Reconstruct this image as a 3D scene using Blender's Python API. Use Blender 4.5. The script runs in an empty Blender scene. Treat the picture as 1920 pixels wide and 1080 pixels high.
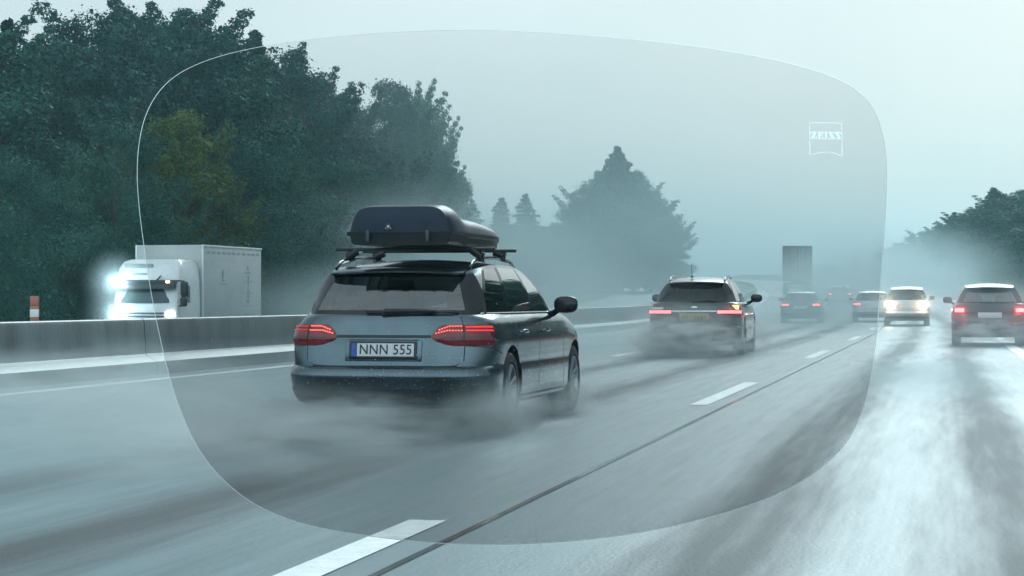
import bpy, bmesh, math, random
import numpy as np
from mathutils import Vector, Matrix

PI = math.pi
R = math.radians
S = bpy.context.scene
COL = S.collection
rng = random.Random(7)

# ------------------------------------------------------------------ camera
YAW, PITCH = math.atan(815 / 4000), math.atan(21 / 4000)
cam_d = bpy.data.cameras.new("camera")
cam = bpy.data.objects.new("camera", cam_d)
COL.objects.link(cam)
cam.location = (0, 0, 1.10)
cam.rotation_euler = (PI / 2 + PITCH, 0, YAW)
cam_d.sensor_width = 36
cam_d.lens = 75
cam_d.clip_start = 0.01
cam_d.clip_end = 6000
S.camera = cam

# ------------------------------------------------------------------ sky, sun, exposure
SUN_EL, SUN_AZ = R(30), R(6)
world = bpy.data.worlds.new("World")
S.world = world
world.use_nodes = True
nt = world.node_tree
nt.nodes.clear()
w_out = nt.nodes.new("ShaderNodeOutputWorld")
w_bg = nt.nodes.new("ShaderNodeBackground")
w_sky = nt.nodes.new("ShaderNodeTexSky")
w_sky.sky_type = 'NISHITA'
w_sky.sun_disc = False
w_sky.sun_elevation = SUN_EL
w_sky.sun_rotation = SUN_AZ
w_sky.air_density = 1.0
w_sky.dust_density = 4.0
w_sky.ozone_density = 2.0
w_mix = nt.nodes.new("ShaderNodeMix")
w_mix.data_type = 'RGBA'
w_mix.inputs[0].default_value = 0.88                     # the cloud layer
w_nz = nt.nodes.new("ShaderNodeTexNoise")
w_nz.inputs["Scale"].default_value = 3.4
w_nz.inputs["Detail"].default_value = 4
w_rmp = nt.nodes.new("ShaderNodeValToRGB")
w_rmp.color_ramp.elements[0].position = 0.3
w_rmp.color_ramp.elements[0].color = (4.2, 5.7, 6.3, 1)
w_rmp.color_ramp.elements[1].position = 0.7
w_rmp.color_ramp.elements[1].color = (5.8, 7.0, 7.5, 1)
w_tc = nt.nodes.new("ShaderNodeTexCoord")
nt.links.new(w_tc.outputs["Generated"], w_nz.inputs["Vector"])
nt.links.new(w_nz.outputs["Fac"], w_rmp.inputs["Fac"])
nt.links.new(w_sky.outputs["Color"], w_mix.inputs[6])
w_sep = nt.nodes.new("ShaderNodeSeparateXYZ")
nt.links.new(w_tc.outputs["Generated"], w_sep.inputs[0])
w_rng = nt.nodes.new("ShaderNodeMapRange")                 # cloud brightened behind the camera, added to light the faces turned towards it
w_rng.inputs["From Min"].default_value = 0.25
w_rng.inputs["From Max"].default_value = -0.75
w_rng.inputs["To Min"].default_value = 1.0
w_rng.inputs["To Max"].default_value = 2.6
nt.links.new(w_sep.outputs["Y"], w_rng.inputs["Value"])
w_vm = nt.nodes.new("ShaderNodeVectorMath")
w_vm.operation = 'SCALE'
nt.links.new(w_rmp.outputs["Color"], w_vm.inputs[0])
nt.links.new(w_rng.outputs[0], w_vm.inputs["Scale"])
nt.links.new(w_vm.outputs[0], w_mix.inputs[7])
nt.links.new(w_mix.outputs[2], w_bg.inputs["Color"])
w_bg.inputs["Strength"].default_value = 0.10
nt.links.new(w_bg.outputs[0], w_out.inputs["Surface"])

sun_d = bpy.data.lights.new("sun", 'SUN')
sun_d.energy = 1.5
sun_d.angle = R(25)
sun_d.color = (0.76, 0.95, 1.0)
sun = bpy.data.objects.new("sun", sun_d)
COL.objects.link(sun)
sdir = Vector((math.sin(SUN_AZ) * math.cos(SUN_EL), math.cos(SUN_AZ) * math.cos(SUN_EL), math.sin(SUN_EL)))
sun.rotation_euler = sdir.to_track_quat('Z', 'Y').to_euler()
sun.location = (60, 200, 150)

S.view_settings.view_transform = 'Standard'
S.view_settings.look = 'None'
S.view_settings.exposure = 0.20
S.view_settings.gamma = 1.0
S.render.engine = 'CYCLES'
S.cycles.use_denoising = True
S.cycles.max_bounces = 8
S.cycles.diffuse_bounces = 2
S.cycles.glossy_bounces = 3
S.cycles.transmission_bounces = 4
S.cycles.transparent_max_bounces = 16
S.cycles.volume_bounces = 0
S.cycles.volume_step_rate = 0.6
S.cycles.volume_max_steps = 128
S.cycles.caustics_reflective = False
S.cycles.caustics_refractive = False

# ------------------------------------------------------------------ materials
def nodes_of(m):
    return m.node_tree.nodes, m.node_tree.links

def mat(name, color, rough=0.5, metal=0.0, spec=0.5, vary=0.15, scale=6.0, bump=0.0, bscale=40.0,
        coat=0.0, emit=None, estr=0.0, stretch=(1, 1, 1)):
    m = bpy.data.materials.new(name)
    m.use_nodes = True
    n, l = nodes_of(m)
    b = n["Principled BSDF"]
    b.inputs["Roughness"].default_value = rough
    b.inputs["Metallic"].default_value = metal
    b.inputs["Specular IOR Level"].default_value = spec
    b.inputs["Coat Weight"].default_value = coat
    b.inputs["Coat Roughness"].default_value = 0.06
    tc = n.new("ShaderNodeTexCoord")
    mp = n.new("ShaderNodeMapping")
    mp.inputs["Scale"].default_value = stretch
    l.new(tc.outputs["Object"], mp.inputs["Vector"])
    nz = n.new("ShaderNodeTexNoise")
    nz.inputs["Scale"].default_value = scale
    nz.inputs["Detail"].default_value = 5
    l.new(mp.outputs[0], nz.inputs["Vector"])
    r = n.new("ShaderNodeValToRGB")
    c = Vector(color[:3])
    r.color_ramp.elements[0].position = 0.3
    r.color_ramp.elements[1].position = 0.7
    r.color_ramp.elements[0].color = (*(c * (1 - vary)), 1)
    r.color_ramp.elements[1].color = (*[min(1, x * (1 + vary)) for x in c], 1)
    l.new(nz.outputs["Fac"], r.inputs["Fac"])
    l.new(r.outputs["Color"], b.inputs["Base Color"])
    if bump:
        nb = n.new("ShaderNodeTexNoise")
        nb.inputs["Scale"].default_value = bscale
        nb.inputs["Detail"].default_value = 3
        l.new(mp.outputs[0], nb.inputs["Vector"])
        bp = n.new("ShaderNodeBump")
        bp.inputs["Strength"].default_value = bump
        bp.inputs["Distance"].default_value = 0.02
        l.new(nb.outputs["Fac"], bp.inputs["Height"])
        l.new(bp.outputs[0], b.inputs["Normal"])
    if emit:
        b.inputs["Emission Color"].default_value = (*emit, 1)
        b.inputs["Emission Strength"].default_value = estr
    return m

def glass(name, tint=(0.3, 0.4, 0.4), refl=0.9):
    m = bpy.data.materials.new(name)
    m.use_nodes = True
    n, l = nodes_of(m)
    n.clear()
    o = n.new("ShaderNodeOutputMaterial")
    t = n.new("ShaderNodeBsdfTransparent")
    nz = n.new("ShaderNodeTexNoise")
    nz.inputs["Scale"].default_value = 9
    rr = n.new("ShaderNodeValToRGB")
    c = Vector(tint)
    rr.color_ramp.elements[0].color = (*(c * 0.85), 1)
    rr.color_ramp.elements[1].color = (*(c * 1.15), 1)
    l.new(nz.outputs["Fac"], rr.inputs["Fac"])
    l.new(rr.outputs["Color"], t.inputs["Color"])
    g = n.new("ShaderNodeBsdfGlossy")
    g.inputs["Roughness"].default_value = 0.03
    f = n.new("ShaderNodeFresnel")
    f.inputs["IOR"].default_value = 1.6
    mx = n.new("ShaderNodeMath")
    mx.operation = 'MULTIPLY'
    mx.inputs[1].default_value = refl
    l.new(f.outputs[0], mx.inputs[0])
    ms = n.new("ShaderNodeMixShader")
    l.new(mx.outputs[0], ms.inputs[0])
    l.new(t.outputs[0], ms.inputs[1])
    l.new(g.outputs[0], ms.inputs[2])
    l.new(ms.outputs[0], o.inputs["Surface"])
    return m

def frosted(name, c, k):
    m = mat(name, c, .5, vary=.05, scale=60)
    n, l = nodes_of(m)
    t = n.new("ShaderNodeBsdfTranslucent")
    t.inputs["Color"].default_value = (*c, 1)
    ms = n.new("ShaderNodeAddShader")
    l.new(n["Principled BSDF"].outputs[0], ms.inputs[0])
    l.new(t.outputs[0], ms.inputs[1])
    l.new(ms.outputs[0], n["Material Output"].inputs["Surface"])
    return m

M = {}
M['lorry_grey'] = mat("lorry_grey", (0.045, 0.06, 0.07), .5, vary=.15, scale=2)
M['black_plastic'] = mat("black_plastic", (0.012, 0.014, 0.016), 0.45, vary=0.2)
M['gloss_black'] = mat("gloss_black", (0.008, 0.009, 0.011), 0.12, vary=0.2)
M['dark_cabin'] = mat("dark_cabin", (0.012, 0.014, 0.016), 0.9, vary=0.2)
M['rubber'] = mat("rubber", (0.015, 0.015, 0.016), 0.7, vary=0.3, bump=0.2, bscale=60)
M['alloy'] = mat("alloy", (0.45, 0.47, 0.5), 0.35, metal=0.8, vary=0.1)
M['chrome'] = mat("chrome", (0.7, 0.72, 0.74), 0.15, metal=1.0, vary=0.05)
M['plate_white'] = mat("plate_white", (0.62, 0.65, 0.65), 0.4, vary=0.06, scale=14)
M['plate_yellow'] = mat("plate_yellow", (0.36, 0.25, 0.06), 0.4, vary=0.12)
M['plate_blue'] = mat("plate_blue", (0.02, 0.08, 0.42), 0.4, vary=0.1)
M['lens_red'] = mat("lens_red", (0.16, 0.006, 0.012), 0.12, coat=0.6, vary=0.35, scale=30)
M['lens_red_lit'] = mat("lens_red_lit", (0.5, 0.02, 0.02), 0.2, emit=(1, 0.05, 0.05), estr=0.22)
M['led_red'] = mat("led_red", (0.6, 0.05, 0.04), 0.3, emit=(1.0, 0.12, 0.10), estr=3.5)
M['bar_red'] = mat("bar_red", (0.6, 0.03, 0.03), 0.3, emit=(1.0, 0.05, 0.04), estr=0.75)
M['bar_red_strong'] = mat("bar_red_strong", (0.6, 0.03, 0.03), 0.3, emit=(1.0, 0.09, 0.10), estr=7.0)
M['lamp_orange'] = mat("lamp_orange", (0.7, 0.3, 0.05), 0.3, emit=(1.0, 0.50, 0.12), estr=5.0)
M['lamp_amber'] = mat("lamp_amber", (0.7, 0.5, 0.2), 0.3, emit=(1.0, 0.66, 0.36), estr=7.0)
M['lamp_white'] = mat("lamp_white", (0.8, 0.8, 0.8), 0.3, emit=(1.0, 0.97, 0.92), estr=14.0)
M['lamp_clear'] = mat("lamp_clear", (0.55, 0.5, 0.5), 0.15, coat=0.5)
M['glass_rear'] = glass("glass_rear", (0.80, 0.94, 0.96), 3.2)
M['glass_side'] = glass("glass_side", (0.10, 0.13, 0.14), 2.4)
M['glass_dark'] = glass("glass_dark", (0.16, 0.20, 0.21), 0.9)
M['ink'] = mat("ink", (0.015, 0.015, 0.018), 0.5, vary=0.1)
M['box_navy'] = mat("box_navy", (0.004, 0.016, 0.036), 0.36, spec=.3, coat=0.0, vary=0.25, scale=12, bump=0.08, bscale=90)
M['bark'] = mat("bark", (0.06, 0.05, 0.04), 0.9, vary=0.4, bump=0.6, bscale=9)

def paint(name, c, metal=0.55, rough=0.32, coat=0.8):
    return mat(name, c, rough, metal, vary=0.16, scale=3.5, coat=coat, bump=0.05, bscale=130)      # beaded with rain

# ------------------------------------------------------------------ mesh helpers
class MB:
    def __init__(s):
        s.v, s.f, s.m = [], [], []
    def add(s, vs, fs, m=0):
        o = len(s.v)
        s.v += [tuple(p) for p in vs]
        for f in fs:
            s.f.append(tuple(i + o for i in f))
            s.m.append(m)
        return s
    def grid(s, rows, m=0, cu=False, cv=False, flip=False):
        nr, nc = len(rows), len(rows[0])
        vs = [p for r_ in rows for p in r_]
        fs = []
        for i in range(nr if cu else nr - 1):
            for j in range(nc if cv else nc - 1):
                a, b = i * nc + j, i * nc + (j + 1) % nc
                c, d = ((i + 1) % nr) * nc + (j + 1) % nc, ((i + 1) % nr) * nc + j
                fs.append((d, c, b, a) if flip else (a, b, c, d))
        return s.add(vs, fs, m)
    def rbox(s, c, size, bev=0.01, seg=2, m=0, rot=None, taper=None):
        bm = bmesh.new()
        bmesh.ops.create_cube(bm, size=1)
        for v in bm.verts:
            if taper and v.co.z > 0:
                v.co.x *= taper[0]
                v.co.y *= taper[1]
            v.co = Vector((v.co.x * size[0], v.co.y * size[1], v.co.z * size[2]))
        if bev > 0:
            bmesh.ops.bevel(bm, geom=bm.edges[:], offset=min(bev, min(size) * 0.45), segments=seg, affect='EDGES', profile=0.5)
        mt = Matrix.Translation(c) @ (rot.to_4x4() if rot else Matrix.Identity(4))
        vs = [mt @ v.co for v in bm.verts]
        bm.verts.index_update()
        fs = [tuple(v.index for v in f.verts) for f in bm.faces]
        bm.free()
        return s.add(vs, fs, m)
    def tube(s, path, rad, n=8, m=0, caps=True, flat=1.0):
        path = [Vector(p) for p in path]
        rows = []
        for i, p in enumerate(path):
            t = (path[min(i + 1, len(path) - 1)] - path[max(i - 1, 0)]).normalized()
            up = Vector((0, 0, 1)) if abs(t.z) < 0.9 else Vector((0, 1, 0))
            a = t.cross(up).normalized()
            b = a.cross(t).normalized()
            r_ = rad[i] if isinstance(rad, (list, tuple)) else rad
            rows.append([p + a * r_ * math.cos(2 * PI * k / n) + b * r_ * flat * math.sin(2 * PI * k / n) for k in range(n)])
        s.grid(rows, m, cv=True)
        if caps:
            s.add(rows[0], [tuple(range(n))], m)
            s.add(rows[-1], [tuple(reversed(range(n)))], m)
        return s
    def lathe_x(s, prof, c, n=40, m=0):
        """profile of (x, r) turned about an axis along x through c"""
        rows = [[(c[0] + x, c[1] + r_ * math.cos(2 * PI * k / n), c[2] + r_ * math.sin(2 * PI * k / n)) for k in range(n)] for x, r_ in prof]
        return s.grid(rows, m, cv=True)
    def build(s, name, mats, parent=None, smooth=True, angle=35, merge=0.0, recalc=False):
        me = bpy.data.meshes.new(name)
        me.from_pydata(s.v, [], s.f)
        me.polygons.foreach_set("material_index", s.m)
        for mm in (mats if isinstance(mats, (list, tuple)) else [mats]):
            me.materials.append(mm)
        if merge > 0 or recalc:
            bm = bmesh.new()
            bm.from_mesh(me)
            if merge > 0:
                bmesh.ops.remove_doubles(bm, verts=bm.verts[:], dist=merge)
                bmesh.ops.dissolve_degenerate(bm, edges=bm.edges[:], dist=1e-5)
            if recalc:
                bmesh.ops.recalc_face_normals(bm, faces=bm.faces[:])
            bm.to_mesh(me)
            bm.free()
        if smooth:
            me.polygons.foreach_set("use_smooth", [True] * len(me.polygons))
            me.set_sharp_from_angle(angle=R(angle))
        me.update()
        o = bpy.data.objects.new(name, me)
        COL.objects.link(o)
        if parent is not None:
            o.parent = parent
        return o

def tag(o, label=None, cat=None, group=None, kind=None):
    if label: o["label"] = label
    if cat: o["category"] = cat
    if group: o["group"] = group
    if kind: o["kind"] = kind
    return o

def thing(name, label, cat, loc=(0, 0, 0), rz=0.0, group=None):
    o = bpy.data.objects.new(name, None)
    COL.objects.link(o)
    o.location = loc
    o.rotation_euler = (0, 0, rz)
    o.empty_display_size = 0.2
    return tag(o, label, cat, group)

# ------------------------------------------------------------------ the lie of the land
def xc(Y):                                   # the road bends gently to the left
    return -0.0003 * max(0.0, Y - 60) ** 2
def heading(Y):
    return math.atan(0.0006 * max(0.0, Y - 60))
def rise(Y):
    t = Y - 105
    return 0.015 * (t if t > 40 else (0 if t < -40 else (t + 40) ** 2 / 160))
def smooth(a, b, t):
    t = min(1, max(0, (t - a) / (b - a)))
    return t * t * (3 - 2 * t)
def gz(off, Y):
    z = rise(Y)
    z -= 0.7 * smooth(-12.2, -14.5, off)
    z += 0.5 * smooth(-28.5, -40, off) + 1.5 * smooth(-40, -120, off)
    z += 0.9 * smooth(5.0, 12, off) + 1.5 * smooth(14, 90, off)
    return z
def at(off, Y, dz=0.0):
    return Vector((xc(Y) + off, Y, gz(off, Y) + dz))
def frange(a, b, st):
    n = max(1, int(round((b - a) / st)))
    return [a + (b - a) * i / n for i in range(n + 1)]

# ------------------------------------------------------------------ wet road material
def road_mat(name, base=0.045, tracks=(), seed=0.0, rlo=0.28, rhi=0.66):
    m = bpy.data.materials.new(name)
    m.use_nodes = True
    n, l = nodes_of(m)
    b = n["Principled BSDF"]
    tc = n.new("ShaderNodeTexCoord")
    def noise(scale, st, det=5, rough=0.6):
        mp = n.new("ShaderNodeMapping")
        mp.inputs["Scale"].default_value = st
        mp.inputs["Location"].default_value = (seed, seed * 2, 0)
        l.new(tc.outputs["Object"], mp.inputs["Vector"])
        z = n.new("ShaderNodeTexNoise")
        z.inputs["Scale"].default_value = scale
        z.inputs["Detail"].default_value = det
        z.inputs["Roughness"].default_value = rough
        l.new(mp.outputs[0], z.inputs["Vector"])
        return z.outputs["Fac"]
    def ramp(src, p0, c0, p1, c1):
        r = n.new("ShaderNodeValToRGB")
        r.color_ramp.elements[0].position = p0
        r.color_ramp.elements[1].position = p1
        r.color_ramp.elements[0].color = (c0, c0, c0, 1)
        r.color_ramp.elements[1].color = (c1, c1, c1, 1)
        l.new(src, r.inputs["Fac"])
        return r.outputs["Color"]
    def math_(op, a, bb):
        q = n.new("ShaderNodeMath")
        q.operation = op
        for i, v in enumerate((a, bb)):
            if isinstance(v, (int, float)): q.inputs[i].default_value = v
            else: l.new(v, q.inputs[i])
        return q.outputs[0]
    streak = noise(1.0, (2.2, 0.10, 1), 6, 0.65)          # streaks along the driving direction
    grain = noise(38.0, (1, 1, 1), 3)
    patch = noise(0.35, (1, 0.35, 1), 4)
    # wheel tracks: the tyres have pressed the water out of them
    at_ = n.new("ShaderNodeAttribute")
    at_.attribute_name = "off"
    track = None
    soft = noise(1.0, (1.6, 0.14, 1), 1, 0.4)
    for c, w in tracks:
        d = math_('ABSOLUTE', math_('SUBTRACT', at_.outputs["Fac"], c), 0)
        wob = math_('ADD', d, math_('MULTIPLY', math_('SUBTRACT', soft, 0.5), 0.55))
        t = ramp(wob, w * 0.1, 1.0, w * 1.35, 0.0)
        track = t if track is None else math_('MAXIMUM', track, t)
    fine = noise(1.0, (9.0, 0.45, 1), 5, 0.6)
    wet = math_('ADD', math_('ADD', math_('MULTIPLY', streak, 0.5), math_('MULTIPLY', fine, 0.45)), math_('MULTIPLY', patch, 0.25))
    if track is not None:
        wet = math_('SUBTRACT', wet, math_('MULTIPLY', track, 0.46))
    cr_ = n.new("ShaderNodeValToRGB")                        # bare asphalt to wet streaks, the water film's glare lightened into the colour
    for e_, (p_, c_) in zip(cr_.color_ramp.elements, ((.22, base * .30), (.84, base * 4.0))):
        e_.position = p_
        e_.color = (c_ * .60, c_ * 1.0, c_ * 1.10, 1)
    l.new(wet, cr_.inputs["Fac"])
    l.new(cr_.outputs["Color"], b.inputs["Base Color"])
    rg = ramp(wet, 0.12, rhi, 0.76, rlo)
    l.new(rg, b.inputs["Roughness"])
    b.inputs["Specular IOR Level"].default_value = 0.5
    hb = math_('ADD', math_('MULTIPLY', grain, 1.0), math_('MULTIPLY', noise(9.0, (1, 0.3, 1), 2), 0.35))
    bp = n.new("ShaderNodeBump")
    bp.inputs["Distance"].default_value = 0.006
    bst = ramp(wet, 0.1, 0.95, 0.8, 0.4)
    l.new(bst, bp.inputs["Strength"])
    l.new(hb, bp.inputs["Height"])
    l.new(bp.outputs[0], b.inputs["Normal"])
    return m

TR = [(-5.4, .42), (-3.95, .42), (-.98, .42), (0.32, .42)]
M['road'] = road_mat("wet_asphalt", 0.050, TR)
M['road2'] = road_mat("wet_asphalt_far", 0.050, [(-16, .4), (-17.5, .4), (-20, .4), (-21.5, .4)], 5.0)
M['marking'] = mat("road_marking", (0.72, 0.74, 0.74), 0.45, vary=0.18, scale=9, bump=0.25, bscale=60)
M['seam'] = mat("joint_bitumen", (0.012, 0.013, 0.015), 0.14, vary=0.3, scale=3)
M['grass'] = mat("grass_ground", (0.035, 0.055, 0.025), 0.95, vary=0.5, scale=1.3, bump=1.0, bscale=7)
M['concrete'] = mat("barrier_concrete", (0.068, 0.092, 0.096), 0.38, vary=0.5, scale=2.2, bump=0.25, bscale=25, stretch=(1, 0.9, 0.25))

def ribbon(name, o0, o1, y0, y1, step, dz, m, cols=1, label=None, kind="structure"):
    mb = MB()
    rows = []
    offs = []
    for Y in frange(y0, y1, step):
        r_ = []
        for k in range(cols + 1):
            o_ = o0 + (o1 - o0) * k / cols
            r_.append(at(o_, Y, dz))
            offs.append(o_)
        rows.append(r_)
    mb.grid(rows, flip=False)
    o = mb.build(name, m, angle=60)
    a = o.data.attributes.new("off", 'FLOAT', 'POINT')
    a.data.foreach_set("value", offs)
    tag(o, label, kind=kind)
    return o

# ground sheet, reaching the horizon
go = [-1500, -700, -300, -150, -100, -70, -50, -40, -36, -32, -28.5, -26, -22, -18, -14.5, -13.8, -13.2, -12.6, -12.2, -8, -4, 0, 4, 5, 6, 7.5, 9, 10.5, 12, 16, 24, 40, 60, 90, 160, 320, 700, 1500]
gy = frange(-80, 400, 8) + frange(420, 900, 40)[0:] + [1200, 2000]
mb = MB()
mb.grid([[Vector((xc(min(Y, 500)) + o_, Y, gz(o_, min(Y, 500)) - 0.06)) for o_ in go] for Y in gy])
g = mb.build("ground", M['grass'], angle=80)
tag(g, "dark wet grass ground either side of the motorway", kind="structure")

rd = ribbon("road", -12.2, 4.4, -30, 480, 3, 0.0, M['road'], 20, "wet asphalt carriageway with painted glare streaks and wheel tracks")
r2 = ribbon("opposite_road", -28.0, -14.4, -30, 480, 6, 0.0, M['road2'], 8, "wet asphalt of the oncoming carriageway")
ribbon("edge_line", -10.72, -10.50, -30, 420, 3, 0.004, M['marking'], 1, "solid white edge line beside the concrete barrier")
ribbon("shoulder_line", 1.35, 1.60, -30, 420, 3, 0.004, M['marking'], 1, "solid white edge line of the near lane")
ribbon("joint_strip", -2.25, -2.21, -10, 130, 3, 0.004, M['seam'], 1, "dark sealed joint running beside the lane dashes")
for lane, off in (("near", -2.62), ("far", -6.38)):
    for i in range(14):
        y0 = 4.2 + i * 17.9 + (0 if lane == "near" else 0.6)
        if lane == "far" and i < 1: continue
        o = ribbon("lane_dash", off, off + 0.19, y0, y0 + 6.1, 2.0, 0.004, M['marking'], 1,
                   "white lane dash in the wet asphalt, %s" % ("line right of the estate cars" if lane == "near" else "line left of the estate cars"))
        o["group"] = "white lane dashes"

# ------------------------------------------------------------------ concrete barrier
BPROF = [(-.285, 0), (-.28, .185), (-.265, .20), (-.135, .27), (-.115, .30), (-.085, .76), (-.07, .80), (-.05, .815), (.05, .815), (.07, .80), (.085, .76), (.115, .30), (.135, .27), (.265, .20), (.28, .185), (.285, 0)]
mb = MB()
BL = 12.0
Y0, Y1 = 0.0, BL - 0.025
rows = []
for k in range(7):
    y = (BL - 0.03) * k / 6
    rows.append([(x, y, z) for x, z in BPROF])
mb.grid(rows)
mb.add(rows[0], [tuple(reversed(range(len(BPROF))))])
mb.add(rows[-1], [tuple(range(len(BPROF)))])
mb.add([(-.285, 0, 0), (.285, 0, 0), (.285, BL - .03, 0), (-.285, BL - .03, 0)], [(0, 1, 2, 3)])
bproto = mb.build("barrier_segment", M['concrete'], angle=25, merge=1e-4, recalc=True)
tag(bproto, "grey concrete barrier segment with a pale wet toe along the median", "barrier", "concrete barrier segments along the median")
ys = [29.6 - BL * 2 + BL * i for i in range(26)]
for i, y in enumerate(ys):
    o = bproto if i == 0 else bproto.copy()
    if i: COL.objects.link(o)
    p = at(-11.62, y)
    q = at(-11.62, y + BL)
    o.location = (p.x, p.y, rise(y))
    o.rotation_euler = (math.atan2(rise(y + BL) - rise(y), BL), 0, math.atan2(-(q.x - p.x), BL))

# ------------------------------------------------------------------ car builder
def quarter(n, k=160):
    t = np.linspace(0, 1, k)
    ph = np.where(t < .5, t, t) * PI / 2
    x = np.sin(ph) ** (2 / n)
    y = 1 - np.cos(ph) ** (2 / n)
    # even out: sample both in x and in y
    xs = np.concatenate([np.linspace(0, .9, k), (1 - (1 - np.linspace((1 - (1 - .9 ** n) ** (1 / n)), 1, k)) ** n) ** (1 / n)])
    ys_ = np.concatenate([1 - (1 - np.linspace(0, .9, k) ** n) ** (1 / n), np.linspace((1 - (1 - .9 ** n) ** (1 / n)), 1, k)])
    return xs, ys_
NOMW, NOMD = .89, .80
QX, QY = quarter(4.6)
QA = np.concatenate([[0], np.cumsum(np.hypot(np.diff(QX) * NOMW, np.diff(QY) * NOMD))])
AQ = QA[-1]
FX, FY = quarter(3.0)
FD = .95
FA = np.concatenate([[0], np.cumsum(np.hypot(np.diff(FX) * NOMW, np.diff(FY) * FD))])
AF = FA[-1]

# z, half width, rear y, front inset
LOW = [(.19, .80, .24, .12), (.23, .865, .15, .06), (.30, .893, .085, .03), (.38, .897, .035, .01), (.45, .899, .004, 0), (.475, .899, .003, 0), (.50, .897, .016, 0), (.52, .895, .036, .0), (.535, .892, .062, .01),
       (.545, .890, .088, .01), (.60, .895, .094, .02), (.68, .899, .106, .03), (.745, .900, .118, .05), (.765, .898, .112, .06), (.80, .893, .122, .07),
       (.85, .880, .140, .09), (.90, .862, .160, .12), (.94, .838, .182, .16), (.965, .812, .205, .2), (.975, .79, .222, .22)]
LZ = np.array([r_[0] for r_ in LOW])
LW = np.array([r_[1] for r_ in LOW])
LR = np.array([r_[2] for r_ in LOW])
LF = np.array([r_[3] for r_ in LOW])

class Shell:
    """the car's lower body as a surface over (s = arc length from the rear centre, z)"""
    def __init__(s, L=4.70, cowl=3.35, drop=.26, wf=1.0, tail=1.0):
        s.L, s.cowl, s.drop, s.wf, s.tail = L, cowl, drop, wf, tail
        s.ls = L - NOMD - FD
        s.smax = AQ + s.ls + AF
    def P(s, sv, z):
        a = abs(sv)
        sg = 1 if sv >= 0 else -1
        W = float(np.interp(z, LZ, LW)) * s.wf
        yr = float(np.interp(z, LZ, LR)) * s.tail
        fr = float(np.interp(z, LZ, LF))
        if a <= AQ:
            x = W * np.interp(a, QA, QX)
            y = yr + (NOMD) * np.interp(a, QA, QY)
        elif a <= AQ + s.ls:
            t = (a - AQ) / s.ls
            x = W * (1 + .012 * math.sin(PI * t))
            y = (yr + NOMD) * (1 - t) + (s.L - FD - fr) * t
        else:
            a2 = max(0, AF - (a - AQ - s.ls))
            x = W * np.interp(a2, FA, FX)
            y = s.L - fr - FD * np.interp(a2, FA, FY)
        zz = z
        if y > s.cowl:
            zz = .19 + (z - .19) * (1 - s.drop * ((y - s.cowl) / (s.L - s.cowl)) ** 1.4)
        return Vector((sg * float(x), float(y), float(zz)))
    def N(s, sv, z):
        e = .004
        du = s.P(sv + e, z) - s.P(sv - e, z)
        dv = s.P(sv, min(.974, z + e)) - s.P(sv, max(.191, z - e))
        n = du.cross(dv)
        return n.normalized()
    def s_of_y(s, y, z=.7):
        lo, hi = 0, s.smax
        for _ in range(40):
            m_ = (lo + hi) / 2
            if s.P(m_, z).y < y: lo = m_
            else: hi = m_
        return lo
    def s_of_x(s, x, z=.7):
        lo, hi = 0, AQ
        for _ in range(40):
            m_ = (lo + hi) / 2
            if s.P(m_, z).x < x: lo = m_
            else: hi = m_
        return lo
    def patch(s, mb, s0, s1, zl, zu, off=.004, depth=.02, ns=20, nz=6, m=0, bulge=0.0):
        """raised panel between lower curve zl(s) and upper curve zu(s), with skirts"""
        fl = zl if callable(zl) else (lambda t: zl)
        fu = zu if callable(zu) else (lambda t: zu)
        rows, back = [], []
        for i in range(ns + 1):
            sv = s0 + (s1 - s0) * i / ns
            a, b = fl(sv), fu(sv)
            r_, bk = [], []
            for j in range(nz + 1):
                v = j / nz
                z = a + (b - a) * v
                p, nn = s.P(sv, z), s.N(sv, z)
                bl = bulge * max(0, math.sin(PI * i / ns)) ** .5 * max(0, math.sin(PI * v)) ** .5 if bulge else 0
                r_.append(p + nn * (off + bl))
                bk.append(p + nn * (off - depth))
            rows.append(r_)
            back.append(bk)
        mb.grid(rows, m)
        edge = [(i, 0) for i in range(ns)] + [(ns, j) for j in range(nz)] + [(i, nz) for i in range(ns, 0, -1)] + [(0, j) for j in range(nz, 0, -1)]
        loopa = [rows[i][j] for i, j in edge]
        loopb = [back[i][j] for i, j in edge]
        mb.grid([loopa, loopb], m, cv=True)
        return mb
    def line(s, mb, pts, w=.007, off=.0025, m=0, sub=10):
        """thin strip along a polyline of (s, z)"""
        q = []
        for (a, b) in zip(pts[:-1], pts[1:]):
            for k in range(sub):
                t = k / sub
                q.append((a[0] + (b[0] - a[0]) * t, a[1] + (b[1] - a[1]) * t))
        q.append(pts[-1])
        P3 = [s.P(*u) + s.N(*u) * off for u in q]
        rows = []
        for i, p in enumerate(P3):
            t = (P3[min(i + 1, len(P3) - 1)] - P3[max(0, i - 1)]).normalized()
            nn = s.N(*q[i])
            b_ = nn.cross(t).normalized() * w / 2
            rows.append([p - b_, p + b_])
        mb.grid(rows, m)
        return mb

def lerp(a, b, t):
    return a + (b - a) * t

def pw(pts):
    xs = [p[0] for p in pts]
    zs = [p[1] for p in pts]
    return lambda t: float(np.interp(t, xs, zs))

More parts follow.
